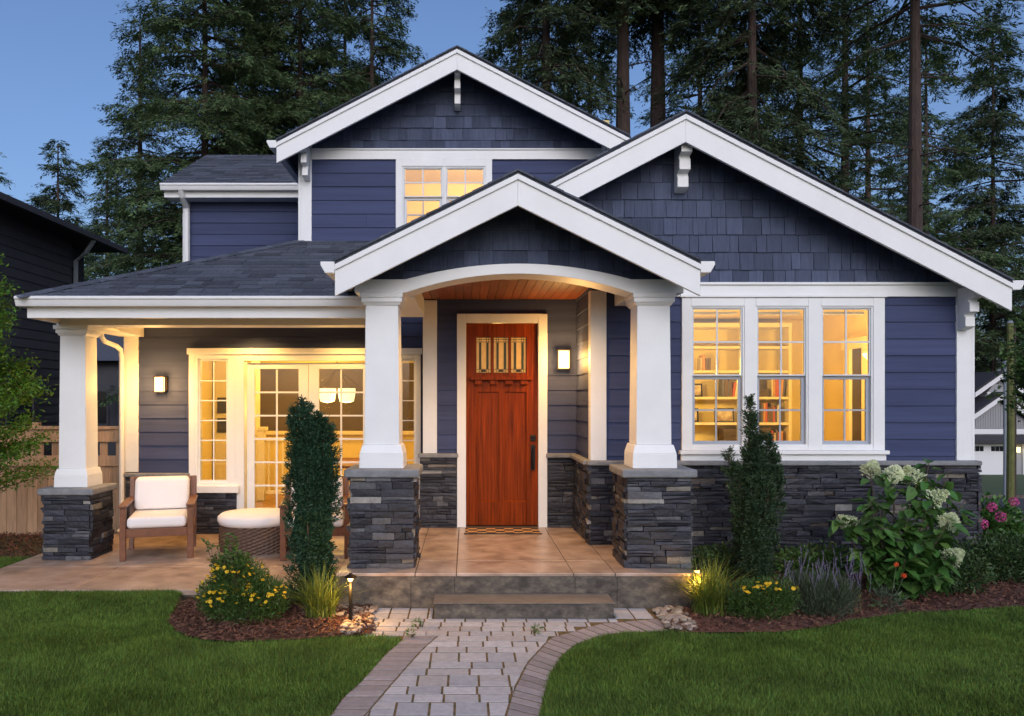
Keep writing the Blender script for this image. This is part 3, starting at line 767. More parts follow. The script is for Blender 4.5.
bracket(PX(302.5, 10.1), D_UP - .04, PZ(146, 10.3), .42, .075, .34)
bracket(PX(606, 10.3), D_UP - .04, PZ(143, 10.3), .40, .075, .34)

# ================================================================== ROOMS BEHIND THE WINDOWS
def room(x0, x1, y0, y1, z0, z1, m='cream', fl='floorw', back=None):
    mb = MB(); t = .05
    mb.box(x0 - t, x0, y0, y1, z0, z1).box(x1, x1 + t, y0, y1, z0, z1).box(x0 - t, x1 + t, y0, y1, z1, z1 + t)
    mb.box(x0 - t, x1 + t, y1, y1 + t, z0, z1)
    part(mb, 'room_wall', m)
    mb = MB(); mb.box(x0 - t, x1 + t, y0, y1, z0 - t, z0); part(mb, 'room_floor', fl)
WARM = (1.0, .63, .15)
def bulb(name, loc, power, col=WARM, rad=.08):
    l = bpy.data.lights.new(name, 'POINT'); l.energy = power; l.color = col; l.shadow_soft_size = rad
    o = bpy.data.objects.new(name, l); link(o); o.location = loc; return o
def ceiling_lamp(x, y, z, power, label, drop=0.):
    t = thing('ceiling_lamp', label, 'ceiling lamp', (x, y, z), 'ceiling lamps in the lit rooms')
    m = MB(); m.lathe([(.1, -.02), (.1, 0)], (0, 0, 0), 20); m.tube([(0, 0, -.02), (0, 0, -.03 - drop)], .01, 6); m.build('lamp_base', M['bronze'], t)
    m = MB(); m.lathe([(.02, -.11), (.1, -.09), (.14, -.05), (.15, -.021)], (0, 0, -drop), 20); m.build('lamp_shade', M['shade'], t, smooth=True)
    b = bulb('bulb', (0, 0, -.2 - drop), power); b.parent = t
# study behind the triple window
room(1.55, 5.05, D_RW + .15, 11.6, .31, 3.0)
ceiling_lamp(2.3, 9.5, 3.0, 66, 'added unseen pendant lamp in the study behind the casing left of the triple window', .6)  # unseen pair of pendants, added to light the shelves evenly
ceiling_lamp(4.72, 9.2, 3.0, 54, 'added unseen pendant lamp in the study behind the casing right of the triple window', .6)
mb = MB(); bx0_, bx1_, yb0, yb1 = 2.8, 4.56, 11.2, 11.59              # built-in bookcase
mb.box(bx0_, bx0_ + .04, yb0, yb1, .32, 2.9).box(bx1_ - .04, bx1_, yb0, yb1, .32, 2.9).box(3.94, 3.98, yb0, yb1, .32, 2.9).box(bx0_, bx1_, yb0 - .01, yb1, 2.86, 2.92)
SHZ = [.78, 1.14, 1.49, 1.85, 2.22, 2.56]
for z in SHZ: mb.box(bx0_ + .04, bx1_ - .04, yb0 + .01, yb1, z, z + .035)
bc = mb.build('bookcase', M['creamtrim']); tag(bc, 'tall cream built-in bookcase seen through the triple window', 'bookcase')
rg = random.Random(5)
def books(x0, n, z, where, tall=.24, lean=0):
    x = x0
    for i in range(n):
        w = rg.uniform(.02, .042); h = tall * rg.uniform(.75, 1.05); m = MB()
        m.box(0, w, 0, .17, 0, h); m.box(.003, w - .003, -.002, .0, h * .7, h * .8)
        o = m.build('book', M['book'], bevel=.003); o.location = (x, yb0 + .05, z + .036); o.rotation_euler = (0, lean if i >= n - 2 else rg.uniform(-.02, .02), 0)
        tag(o, 'book among the standing books on ' + where, 'book', 'books standing on the bookcase shelves'); x += w + .004
books(3.6, 6, 1.85, 'the bookcase shelf behind the left sash', .25, .12)
books(3.3, 4, 2.22, 'the high shelf behind the left sash', .22)
books(4.16, 8, 1.49, 'the shelf behind the middle sash', .26)
books(4.3, 6, 1.85, 'the upper shelf behind the middle sash', .29, .1)
books(4.3, 5, 1.14, 'the low shelf behind the middle sash', .25)
def frame(x, z, w, h, label):
    t = thing('picture_frame', label, 'picture frame', (x, yb0 + .12, z + .036), 'picture frames on the bookcase')
    t.rotation_euler = (R(-9), 0, 0); m = MB(); b = .02
    m.box(-w / 2, w / 2, 0, .015, 0, b).box(-w / 2, w / 2, 0, .015, h - b, h).box(-w / 2, -w / 2 + b, 0, .015, b, h - b).box(w / 2 - b, w / 2, 0, .015, b, h - b)
    m.build('frame', M['black'], t); m = MB(); m.box(-w / 2 + b, w / 2 - b, .006, .012, b, h - b); m.build('photo', M['photo'], t)
frame(3.27, 1.85, .16, .19, 'small black picture frame on the upper shelf behind the left sash')
frame(3.22, 1.49, .15, .2, 'small dark picture frame at the edge of the middle shelf')
frame(3.66, 1.49, .28, .2, 'wide black picture frame beside the window on the middle shelf')
def cube_box(x, z, w, h, label, m='taupe'):
    q = MB(); q.frust(0, .14, 0, h, w / 2, .13, w / 2 * 1.03, .135); q.box(-.04, .04, -.004, .012, h * .62, h * .72); o = q.build('storage_box', M[m], bevel=.006); o.location = (x, yb0 + .03, z + .036); tag(o, label, 'storage box')
cube_box(3.76, 1.14, .28, .26, 'brown storage box on the low shelf behind the left sash')
cube_box(4.14, 1.14, .26, .27, 'brown storage box on the low shelf behind the middle sash')
cube_box(4.14, 1.85, .24, .11, 'flat brown box on the upper shelf behind the middle sash')
# cased opening with a dark hall in the study's right wall
mb = MB()
for a_, b_ in ((9.95, 10.1), (10.42, 10.57)): mb.box(4.99, 5.048, a_, b_, .32, 2.5)
mb.box(4.98, 5.048, 9.9, 10.62, 2.5, 2.64); part(mb, 'inner_casing', 'creamtrim', bevel=.004)
mb = MB(); mb.box(5.03, 5.047, 10.1, 10.42, .33, 2.5); part(mb, 'dark_hall_sheet', 'taupe')  # dark sheet stands in for the unlit hall inside the opening
for h in holes[:3]:
    m = MB(); m.box(h[0] + .03, h[1] - .03, D_RW + .1, D_RW + .13, h[3] - .075, h[3] - .045); part(m, 'window_blind', 'creamtrim')
# dining room behind the french doors
room(-4.2, -.62, D_PW + .15, 15.4, .12, 2.75)
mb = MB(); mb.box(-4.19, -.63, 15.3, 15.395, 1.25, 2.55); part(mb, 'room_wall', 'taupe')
mb = MB(); mb.box(-4.19, -.63, 15.26, 15.395, 1.18, 1.25); part(mb, 'wainscot_rail', 'creamtrim')
mb = MB(); mb.box(-3.55, -3.43, 13.6, 13.72, .13, 1.32).box(-3.58, -3.4, 13.57, 13.75, 1.32, 1.38)
for i in range(7): mb.box(-3.38 + i * .12, -3.35 + i * .12, 13.64, 13.67, .3, 1.14)
mb.box(-3.42, -2.5, 13.62, 13.69, 1.14, 1.2).box(-3.42, -2.5, 13.62, 13.69, .24, .3)
part(mb, 'stair_railing', 'creamtrim', bevel=.004)
kc = thing('oven_cabinet', 'cream kitchen cabinet with dark built-in ovens seen through the left sidelight', 'cabinet', (-4.0, 13.2, .12))
mb = MB(); mb.box(-.15, .45, 0, .6, 0, 2.4); mb.build('cabinet_body', M['creamtrim'], kc, bevel=.004)
for z0_, z1_ in ((1.18, 1.42), (1.5, 1.76)):
    mb = MB(); mb.box(-.1, .4, -.02, -.002, z0_, z1_); mb.build('oven_door', M['dark'], kc, bevel=.004)
    mb = MB(); mb.tube([(-.06, -.05, z1_ - .04), (.36, -.05, z1_ - .04)], .012); mb.build('handle', M['galv'], kc)
ch = thing('chandelier', 'glowing two tier glass chandelier hanging behind the french doors', 'chandelier', (PX(337, 12.4), 12.4, 2.75))
mb = MB(); mb.lathe([(.06, -.03), (.06, 0)], (0, 0, 0), 16); mb.tube([(0, 0, -.03), (0, 0, -.42)], .008); 
for k in range(6):
    q = k * math.pi / 3; mb.tube([(0, 0, -.42), (.34 * math.cos(q), .14 * math.sin(q), -.7)], .006, 5)
mb.build('chandelier_frame', M['bronze'], ch)
rg = random.Random(8)
for cx_ in (-.15, .15):
    mb = MB(); mb.lathe([(.03, -.95), (.11, -.93), (.135, -.8), (.135, -.73)], (cx_, 0, 0), 20); mb.build('lamp_shade', M['chand'], ch)
    b = bulb('bulb', (cx_, 0, -1.06), 15); b.parent = ch
ceiling_lamp(-2.4, 11.6, 2.75, 48, 'flush ceiling lamp just inside the french doors')
ceiling_lamp(-2.9, 14.2, 2.75, 48, 'flush ceiling lamp at the back of the dining room')
dt = thing('dining_table', 'wooden dining table standing behind the french doors', 'table', (-1.75, 12.5, .12))
mb = MB(); mb.box(-.55, .75, -.8, .8, .72, .76); mb.build('tabletop', M['teak'], dt, bevel=.006)
for sx in (-.48, .68):
    for sy in (-.72, .72):
        mb = MB(); mb.frust(sx, sy, 0, .719, .03, .03, .045, .045); mb.build('leg', M['teak'], dt)
# foyer and upstairs room
room(-.4, 1.28, D_EN + .15, 13, .31, 2.9)
ceiling_lamp(.45, 10.9, 2.9, 22, 'flush ceiling lamp in the foyer behind the front door')
room(-2.0, 1.85, D_UP + .15, 13.5, 3.4, 5.5)
ceiling_lamp(.0, 11.7, 5.5, 90, 'flush ceiling lamp in the bedroom behind the upper window')
mb = MB()
for i in range(4): mb.box(-.6 + i * .36, -.38 + i * .36, 13.3, 13.48, 3.5, 5.0 - (i % 2) * .3)
part(mb, 'inner_casing', 'creamtrim')

# ================================================================== WALL LAMPS, PORCH LAMPS, PATH LAMPS
def sconce(px, py, d, label, power, sc=1.):
    t = thing('wall_lamp', label, 'wall lamp', (PX(px, d), d - .018, PZ(py, d)), 'square lanterns on the house wall'); w, h, dp = .08 * sc, .125 * sc, .15 * sc
    m = MB(); m.box(w * .5, w * 1.35, -.03, .0, -h * .9, h * 1.15); m.box(w * .3, w * 1.1, -dp, -.03, h * 1.0, h * 1.12); m.box(w * .3, w * .9, -dp * .9, -.03, -h * 1.1, -h * 1.0)
    m.build('bracket_plate', M['bronze'], t, bevel=.004)
    m = MB()
    for sx in (-1, 1):
        for yy in (-dp, -.045): m.box(sx * w - .004, sx * w + .004, yy - .004, yy + .004, -h, h)
    m.box(-w - .012, w + .012, -dp - .012, -.03, h, h + .012).box(-w - .008, w + .008, -dp - .008, -.034, -h - .01, -h)
    m.build('lantern_frame', M['bronze'], t)
    m = MB(); m.box(-w + .005, w - .005, -dp + .004, -.05, -h + .002, h - .002); m.build('lamp_shade', M['shade'], t)
    b = bulb('bulb', (0, -dp - .2, 0), power, (1, .52, .15), .1); b.parent = t
sconce(562.5, 360, D_EN, 'lit square lantern on the wall right of the red front door', 17, .84)
sconce(162.5, 384.5, D_PW, 'lit square lantern on the porch wall left of the french doors', 20, .74)
CANS = [(-2.75, 10.0, ZB + .168, 16), (-1.55, 9.9, ZB + .168, 14), (-3.9, 9.5, ZB + .168, 12), (.45, 7.9, 3.049, 31)]
WHERE = ['recessed porch lamp over the left window', 'recessed porch lamp over the french doors', 'recessed porch lamp near the corner column', 'recessed lamp in the cedar ceiling near the arch']
for (x, y, z, p), lb in zip(CANS, WHERE):
    t = thing('recessed_lamp', lb, 'recessed lamp', (x, y, z), 'recessed porch lamps')
    m = MB(); m.lathe([(.085, -.012), (.085, -.001), (.062, -.001), (.062, -.012)], (0, 0, 0), 24); m.build('trim_ring', M['creamtrim'], t)
    m = MB(); m.lathe([(.06, -.006), (.06, -.002)], (0, 0, 0), 20); m.build('lens', M['can'], t)
    l = bpy.data.lights.new('bulb', 'SPOT'); l.energy = p * 3.1; l.color = (1, .53, .14); l.spot_size = R(150); l.spot_blend = .6; l.shadow_soft_size = .06
    o = bpy.data.objects.new('bulb', l); link(o, t); o.location = (0, 0, -.03)
def path_lamp(x, y, h, label, power=8):
    t = thing('path_lamp', label, 'path lamp', (x, y, 0), 'path lamps beside the steps')
    m = MB(); m.tube([(0, 0, -.1), (0, 0, h)], .014, 8); m.build('post', M['black'], t)
    m = MB(); m.lathe([(.055, h + .03), (.052, h + .034), (.015, h + .055), (.01, h + .065)], (0, 0, 0), 20); m.build('lamp_cap', M['bronze'], t)
    m = MB(); m.lathe([(.018, h), (.026, h + .029)], (0, 0, 0), 16); m.build('lens', M['pathlens'], t)
    b = bulb('bulb', (0, -.05, h - .05), power, (1, .5, .12), .02); b.parent = t
path_lamp(PX(350.5, 6.55), 6.55, .36, 'small bronze path lamp on a black post left of the steps')
path_lamp(PX(697, 7.0), 7.0, .33, 'small path lamp half hidden in the golden grass right of the steps', 3.5)

# ================================================================== GROUND, FLOORS, STEPS, PATH
def gp(px, py, z=0.): d = (EYE - z) * F / (py - CY); return (PX(px, d), d)
def ground_z(x, y):
    tx = np.clip((x - 5.8) / 6, 0, 1); tx = tx * tx * (3 - 2 * tx)
    ty = np.clip((y - 8) / 40, 0, 1.0)
    lx = np.clip((-2.35 - x) / .3, 0, 1); ly = np.clip((y - 6.6) / .6, 0, 1) * np.clip((10.6 - y) / .2, 0, 1)
    return -2.84 * tx * ty - .02 + .085 * lx * ly * ly * (3 - 2 * ly)
xs = np.concatenate([np.linspace(-160, -12, 20), np.linspace(-10, 16, 105), np.linspace(18, 60, 22), np.linspace(70, 200, 14)])
ys = np.concatenate([np.linspace(-30, 3, 12), np.linspace(4, 30, 131), np.linspace(32, 80, 25), np.linspace(90, 320, 14)])
XX, YY = np.meshgrid(xs, ys); ZZ = ground_z(XX, YY); nx, ny = len(xs), len(ys)
idx = np.arange(nx * ny).reshape(ny, nx)
o = np_mesh('ground', np.stack([XX.ravel(), YY.ravel(), ZZ.ravel()], 1), np.stack([idx[:-1, :-1].ravel(), idx[:-1, 1:].ravel(), idx[1:, 1:].ravel(), idx[1:, :-1].ravel()], 1), M['soil']); struct(o)
# far lawn and street on the slope at the right
def strip(name, y0, y1, x0, x1, up, m, n=14):
    V = []; Fq = []
    for j in range(3):
        for i in range(n + 1):
            x = x0 + (x1 - x0) * i / n; y = y0 + (y1 - y0) * j / 2; V.append((x, y, float(ground_z(np.array(x), np.array(y))) + up))
    for j in range(2):
        for i in range(n): a = j * (n + 1) + i; Fq.append((a, a + 1, a + n + 2, a + n + 1))
    return struct(np_mesh(name, V, Fq, M[m]))
strip('far_lawn', 24.5, 52, 9.5, 60, .03, 'grassfar')
strip('street', 15.6, 24.3, 9, 60, .03, 'asphalt')
mb = MB()
for y_ in (15.4, 24.4):
    for i in range(24):
        a, b = 9 + i * 2, 9 + i * 2 + 1.97
        za, zb = float(ground_z(np.array(a), np.array(y_))), float(ground_z(np.array(b), np.array(y_)))
        mb.hexa([(a, y_ - .1, za - .1), (b, y_ - .1, zb - .1), (b, y_ + .1, zb - .1), (a, y_ + .1, za - .1)], [(a, y_ - .1, za + .14), (b, y_ - .1, zb + .14), (b, y_ + .1, zb + .14), (a, y_ + .1, za + .14)])
struct(mb.build('kerb', M['riser']))
# lower patio slab
PXL, PXR = -4.82, -1.155
mb = MB(); mb.box(PXL, PXR, 7.34, D_PW + .1, -.15, ZP - .006); struct(mb.build('patio_base', M['riser']))
mb = MB(); xs_ = [PXL, -3.62, -2.4, PXR]; ys_ = [7.33, 8.35, 9.4, D_PW]
for i in range(3):
    for j in range(3): mb.box(xs_[i] + .003, xs_[i + 1] - .003, ys_[j] + .003, ys_[j + 1] - .003, ZP - .05, ZP)
struct(mb.build('patio_floor', M['concrete'], bevel=.005))
# entry slab with scored joints
EX0, EX1, EY = -1.15, 2.1, 7.07
mb = MB(); mb.box(EX0 + .004, EX1 - .004, EY + .006, D_EN + .05, -.15, ZF - .005); struct(mb.build('porch_base', M['riser']))
cuts = [EX0, PX(456, 7.07), 1.02, EX1]; cuts = [EX0, -.45, -.085, .95, 1.32, EX1]; rows_ = [EY, 7.62, 8.75, D_EN]
mb = MB()
for i in range(5):
    for j in range(3): mb.box(cuts[i] + .0035, cuts[i + 1] - .0035, rows_[j] + (.0 if j == 0 else .0035), rows_[j + 1] - .0035, ZF - .03, ZF)
struct(mb.build('porch_floor', M['concrete'], bevel=.006))
mb = MB(); fcuts = [EX0, PX(411, EY), PX(454.5, EY), PX(575, EY), PX(617, EY), EX1]
for i in range(5): mb.box(fcuts[i] + .002, fcuts[i + 1] - .002, EY - .004, EY + .0, -.05, ZF - .034)
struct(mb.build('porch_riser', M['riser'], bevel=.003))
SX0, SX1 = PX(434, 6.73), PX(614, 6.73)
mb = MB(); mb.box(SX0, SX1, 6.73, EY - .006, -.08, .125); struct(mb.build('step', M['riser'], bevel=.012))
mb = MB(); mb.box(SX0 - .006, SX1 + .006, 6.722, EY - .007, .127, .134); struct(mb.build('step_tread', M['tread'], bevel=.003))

# paver path
Li = [gp(*p) for p in ((442.6, 632), (422, 650), (392, 684), (365, 716))]
Ri = [gp(*p) for p in ((550, 638.6), (527, 664), (512, 694), (506, 716))]
Lo = [gp(*p) for p in ((402, 640), (385.6, 654), (362, 680.5), (342, 699), (330, 716))]
Ro = [gp(*p) for p in ((684, 631), (625, 633), (597, 637), (577, 644), (563, 655), (551, 674), (545, 694), (540, 716))]
def lerp_at(poly, y):
    for a, b in zip(poly, poly[1:]):
        if min(a[1], b[1]) <= y <= max(a[1], b[1]): return a[0] + (b[0] - a[0]) * (y - a[1]) / (b[1] - a[1] + 1e-9)
    return poly[0][0] if abs(y - poly[0][1]) < abs(y - poly[-1][1]) else poly[-1][0]
YB = 2.6                                                            # the path runs on past the frame
for P_, sx in ((Li, -.25), (Ri, -.22), (Lo, -.25), (Ro, -.22)): P_.append((P_[-1][0] + sx * .9, YB))
YT = 6.72
def left_in(y): return lerp_at(Li, y) if y < Li[0][1] else Li[0][0] - (y - Li[0][1]) * 0
def right_in(y): return lerp_at(Ri, y) if y < Ri[0][1] else Ri[0][0]
rg = random.Random(17)
mb = MB()                                                           # landing pavers in front of the step
def paver_brick(mb, x0, x1, y0, y1, x2=None, x3=None, g=.0075):
    x2 = x0 if x2 is None else x2; x3 = x1 if x3 is None else x3
    if x1 - x0 < .02 and x3 - x2 < .02: return
    z = rg.uniform(.0025, .007); x1 = max(x1, x0 + .012); x3 = max(x3, x2 + .012)
    mb.hexa([(x0 + g, y0 + g, -.06), (x1 - g, y0 + g, -.06), (x3 - g, y1 - g, -.06), (x2 + g, y1 - g, -.06)], [(x0 + g, y0 + g, z), (x1 - g, y0 + g, z), (x3 - g, y1 - g, z), (x2 + g, y1 - g, z)])
field = MB(); y = YB; row = 0
while y < YT - .02:
    h = .135 if y < 6.2 else .13
    h = min(h, YT - y); ym = y + h / 2
    if y < 6.22: xa_, xb_ = min(left_in(y), left_in(y + h)), max(right_in(y), right_in(y + h))
    else: xa_, xb_ = PX(371, 6.7), lerp_at([gp(657, 619), gp(600, 624)] + Ri[:1], min(max(y, Ri[0][1]), 6.71)) + .02
    x = xa_ - rg.uniform(.0, .13)
    pair = row % 3 == 1 and y < 6.0
    if pair: h *= 1.55
    c = lambda v, q: min(max(v, left_in(q)), right_in(q))
    while x < xb_:
        if y < 6.22:
            w = rg.choice([.15, .2, .2]) if pair else rg.choice([.19, .22, .22, .29])
            bands = [(y, y + h)] if not pair or rg.random() < .45 else [(y, y + h * .5), (y + h * .5, y + h)]
            for (ya2, yb2) in bands: paver_brick(field, c(x, ya2), c(x + w, ya2), ya2, yb2, c(x, yb2), c(x + w, yb2))
        else:
            w = .17; paver_brick(field, max(x, xa_), min(x + w, xb_), y, y + h)
        x += w
    y += h; row += 1
# pavers beside the step, back to the slab
for (xa_, xb_) in ((PX(371, 6.9), SX0 - .01), (SX1 + .01, PX(657, 6.8))):
    for yq in (6.72, 6.89):
        x = xa_
        while x < xb_ - .04: paver_brick(field, x, min(x + .165, xb_), yq, yq + .168); x += .165
struct(field.build('paver_path', M['paver'], bevel=.003, seg=1))
bd = MB()                                                           # soldier course borders
def border(inner, outer, n):
    for i in range(n):
        def at_(poly, t):
            L_ = [0]; 
            for a, b in zip(poly, poly[1:]): L_.append(L_[-1] + math.dist(a, b))
            s_ = t * L_[-1]
            for k in range(len(poly) - 1):
                if s_ <= L_[k + 1] + 1e-9:
                    u = (s_ - L_[k]) / (L_[k + 1] - L_[k]); a, b = poly[k], poly[k + 1]; return Vector((a[0] + (b[0] - a[0]) * u, a[1] + (b[1] - a[1]) * u, 0))
        g = .08; t0_, t1_ = (i + g) / n, (i + 1 - g) / n; z = rg.uniform(.0, .004)
        a, b, c, d_ = at_(inner, t0_), at_(inner, t1_), at_(outer, t1_), at_(outer, t0_)
        q = [a.lerp(d_, .03), b.lerp(c, .03), c.lerp(b, .03), d_.lerp(a, .03)]
        s2 = (q[1] - q[0]).cross(q[2] - q[1]).z
        if s2 < 0: q = q[::-1]
        bd.hexa([(p.x, p.y, -.06) for p in q], [(p.x, p.y, z + .003) for p in q])
Ri2 = [gp(684, 612.5), gp(625, 613.5), gp(575, 622)] + Ri
Ri2 = [gp(657, 619), gp(600, 624)] + Ri
y = YB
while y < 6.33:                                                     # left border: bricks laid square to the path
    h = .098; f_ = lambda P_, q: lerp_at(P_, min(q, P_[0][1]))
    q = [(f_(Lo, y), y), (f_(Li, y), y), (f_(Li, y + h), y + h), (f_(Lo, y + h), y + h)]; z = rg.uniform(.001, .004); g = .007
    q = [(q[0][0] + g, y + g), (q[1][0] - g, y + g), (q[2][0] - g, y + h - g), (q[3][0] + g, y + h - g)]
    if q[2][0] > q[3][0]: bd.hexa([(a, b, -.06) for a, b in q], [(a, b, z + .003) for a, b in q])
    y += h
border(Ri2, Ro, 46)
struct(bd.build('path_border', M['paverb'], bevel=.003, seg=1))
jp = Lo[::-1] + [gp(368, 622), (PX(368, 7.05), 7.05), (PX(665, 7.05), 7.05)] + Ro
jm = MB(); jm.add([(x, y, .0008) for x, y in jp], [tuple(range(len(jp)))][::-1]); struct(jm.build('path_bed', M['pjoint']))

# lawn, beds
def inside(poly, X, Y):
    r = np.zeros(X.shape, bool); n = len(poly); j = n - 1
    for i in range(n):
        xi, yi = poly[i]; xj, yj = poly[j]
        c = ((yi > Y) != (yj > Y)) & (X < (xj - xi) * (Y - yi) / (yj - yi + 1e-12) + xi); r ^= c; j = i
    return r
BED_L = [gp(*p) for p in ((198, 592), (178, 606), (169, 623.5), (176, 631), (188, 637), (210, 641), (235, 643), (270, 642), (302, 640), (342, 637.5), (372, 635), (372, 600))] + [(-.82, 7.06), (-1.15, 7.08), (-1.15, 7.32), (-2.45, 7.32)]
LAWN_L = [(-9, 8.9), (-4.84, 8.9), (-4.84, 7.33), (-3, 7.33), (-2.6, 7.33)] + BED_L[1:10] + [gp(375, 636)] + Lo + [(-9, 2.6)]
BED_R = [(2.11, 8.45), (2.11, 7.05), gp(664, 612), gp(664, 630), gp(684, 634), gp(784, 633), gp(820, 628), gp(858, 620), gp(905, 614.5), gp(952, 611.5), gp(1024, 607.5), (7.2, 7.2), (8.2, 8.2), (7.5, 9.9), (5.9, 10.5), (5.44, 10.4), (5.44, 8.45)]
LAWN_R = Ro[::-1] + [gp(684, 634), gp(784, 633), gp(820, 628), gp(858, 620), gp(905, 614.5), gp(952, 611.5), gp(1024, 607.5), (7.2, 7.2), (9.5, 7.6), (9.5, 2.6)]
rn = np.random.default_rng(3)
def sheet(name, poly, z, m, amp=.02, step=.06):
    X = np.array([p[0] for p in poly]); Y = np.array([p[1] for p in poly])
    me = MB(); me.add([(x, y, z) for x, y in poly], [tuple(range(len(poly)))]); return struct(me.build(name, M[m]))
sheet('mulch_bed', BED_L, .012, 'mulch'); sheet('mulch_bed', BED_R, .012, 'mulch')
sheet('mulch_bed', [(-9, 8.9), (-4.85, 8.9), (-4.85, 10.6), (-9, 10.6)], .05, 'mulch')

def leaf_mesh(P, D, L, Wd, fold=.25, S=None):
    """diamond leaves: base points P, unit directions D, lengths L, widths Wd"""
    n = len(P)
    if S is None:
        r = rn.normal(size=(n, 3)); S = np.cross(D, r)
    S = S / (np.linalg.norm(S, axis=1, keepdims=True) + 1e-9); Nn = np.cross(S, D)
    L = np.broadcast_to(L, (n,))[:, None]; Wd = np.broadcast_to(Wd, (n,))[:, None]
    m = P + D * L * .45 + Nn * Wd * fold
    V = np.stack([P, m + S * Wd / 2, P + D * L, m - S * Wd / 2], 1).reshape(-1, 3)
    return V, np.arange(4 * n).reshape(n, 4)
def leaf6(P, D, L, Wd, fold=.3, S=None, droop=.15):
    """broad ovate leaves folded along the midrib: two quads each"""
    n = len(P)
    if S is None: S = np.cross(D, rn.normal(size=(n, 3)))
    S = S / (np.linalg.norm(S, axis=1, keepdims=True) + 1e-9); Nn = np.cross(S, D)
    L = np.broadcast_to(L, (n,))[:, None]; Wd = np.broadcast_to(Wd, (n,))[:, None]
    dz = np.array([[0, 0, -1.]]) * L * droop
    a = P + D * L * .3 + Nn * Wd * fold; b = P + D * L * .7 + Nn * Wd * fold * .7 + dz * .5
    V = np.stack([P, a + S * Wd * .5, b + S * Wd * .36, P + D * L + dz, b - S * Wd * .36, a - S * Wd * .5], 1).reshape(-1, 3)
    k = np.arange(n)[:, None] * 6
    return V, np.concatenate([k + np.array([[0, 1, 2, 3]]), k + np.array([[0, 3, 4, 5]])], 0)
def unit(a): return a / (np.linalg.norm(a, axis=-1, keepdims=True) + 1e-9)

def grass(name, poly, dens, hmin=.018, hmax=.042):
    X0, X1 = min(p[0] for p in poly), max(p[0] for p in poly); Y0, Y1 = min(p[1] for p in poly), max(p[1] for p in poly)
    n = int((X1 - X0) * (Y1 - Y0) * dens); X = rn.uniform(X0, X1, n); Y = rn.uniform(Y0, Y1, n)
    vis = (np.abs(X - .06 * Y) < .72 * Y + .3) & (Y > 4.3); keep = inside(poly, X, Y) & (vis | (rn.random(n) < .3)); X, Y = X[keep], Y[keep]; n = len(X)
    P = np.stack([X, Y, ground_z(X, Y) - .002], 1)
    D = rn.normal(size=(n, 3)) * np.array([.5, .5, .12]); D[:, 2] = 1
    clump = np.sin(X * 7 + np.sin(Y * 5)) * np.cos(Y * 6.3 + np.sin(X * 4)) * .5 + .5
    D[:, 0] += .35 * np.sin(X * 3.1 + 1.7 * Y); D[:, 1] += .3 * np.cos(Y * 4.1 - X)
    D = unit(D); L = (rn.uniform(hmin, hmax, n) + .02) * (.8 + .35 * clump)
    V, Fq = leaf_mesh(P, D, L, rn.uniform(.003, .0055, n), .3)
    return stuff(np_mesh(name, V, Fq, M['grass']))
g = grass('lawn_grass', LAWN_L, 21000); tag(g, 'short mown grass left of the paver path', 'grass')
g = grass('lawn_grass', LAWN_R, 21000); tag(g, 'short mown grass right of the paver path', 'grass')
def chips(poly, n, name, label):
    X0, X1 = min(p[0] for p in poly), max(p[0] for p in poly); Y0, Y1 = min(p[1] for p in poly), max(p[1] for p in poly)
    X = rn.uniform(X0, X1, n); Y = rn.uniform(Y0, Y1, n); k = inside(poly, X, Y); X, Y = X[k], Y[k]; n = len(X)
    P = np.stack([X, Y, .014 + rn.random(n) * .028 + np.where(X < -4.85, .04, 0)], 1); D = rn.normal(size=(n, 3)); D[:, 2] *= .3; D = unit(D)
    V, Fq = leaf_mesh(P, D, rn.uniform(.02, .07, n), rn.uniform(.008, .022, n), .3)
    tag(stuff(np_mesh(name, V, Fq, M['mulch'])), label, 'mulch')
chips([(-9, 8.9), (-4.86, 8.9), (-4.86, 10.6), (-9, 10.6)], 12000, 'mulch_chips', 'loose brown bark mulch below the wooden fence')
chips(BED_L, 12000, 'mulch_chips', 'loose brown bark mulch in the left flower bed'); chips(BED_R, 36000, 'mulch_chips', 'loose brown bark mulch in the right flower bed')
# river pebbles beside the path
import bmesh
bm = bmesh.new(); rg = random.Random(9)
for (xa_, xb_, ya_, yb_, n) in ((PX(347, 6.6), PX(372, 6.6), 6.25, 7.0, 90), (PX(662, 6.6), PX(692, 6.6), 6.35, 7.0, 110), (PX(300, 6.8), PX(347, 6.8), 6.75, 7.1, 60)):
    for i in range(n):
        r_ = rg.uniform(.014, .035); mt = Matrix.Translation((rg.uniform(xa_, xb_), rg.uniform(ya_, yb_), .02 + rg.uniform(0, .015))) @ Matrix.Rotation(rg.uniform(0, 6.3), 4, 'Z') @ Matrix.Diagonal((r_ * rg.uniform(1, 1.5), r_, r_ * .6, 1))
        bmesh.ops.create_icosphere(bm, subdivisions=2, radius=1, matrix=mt)
me = bpy.data.meshes.new('river_pebbles'); bm.to_mesh(me); bm.free(); me.materials.append(M['pebble']); me.polygons.foreach_set('use_smooth', [True] * len(me.polygons))
o = link(bpy.data.objects.new("river_pebbles", me))
tag(stuff(o), 'tan river pebbles scattered on both sides of the steps', 'pebbles')

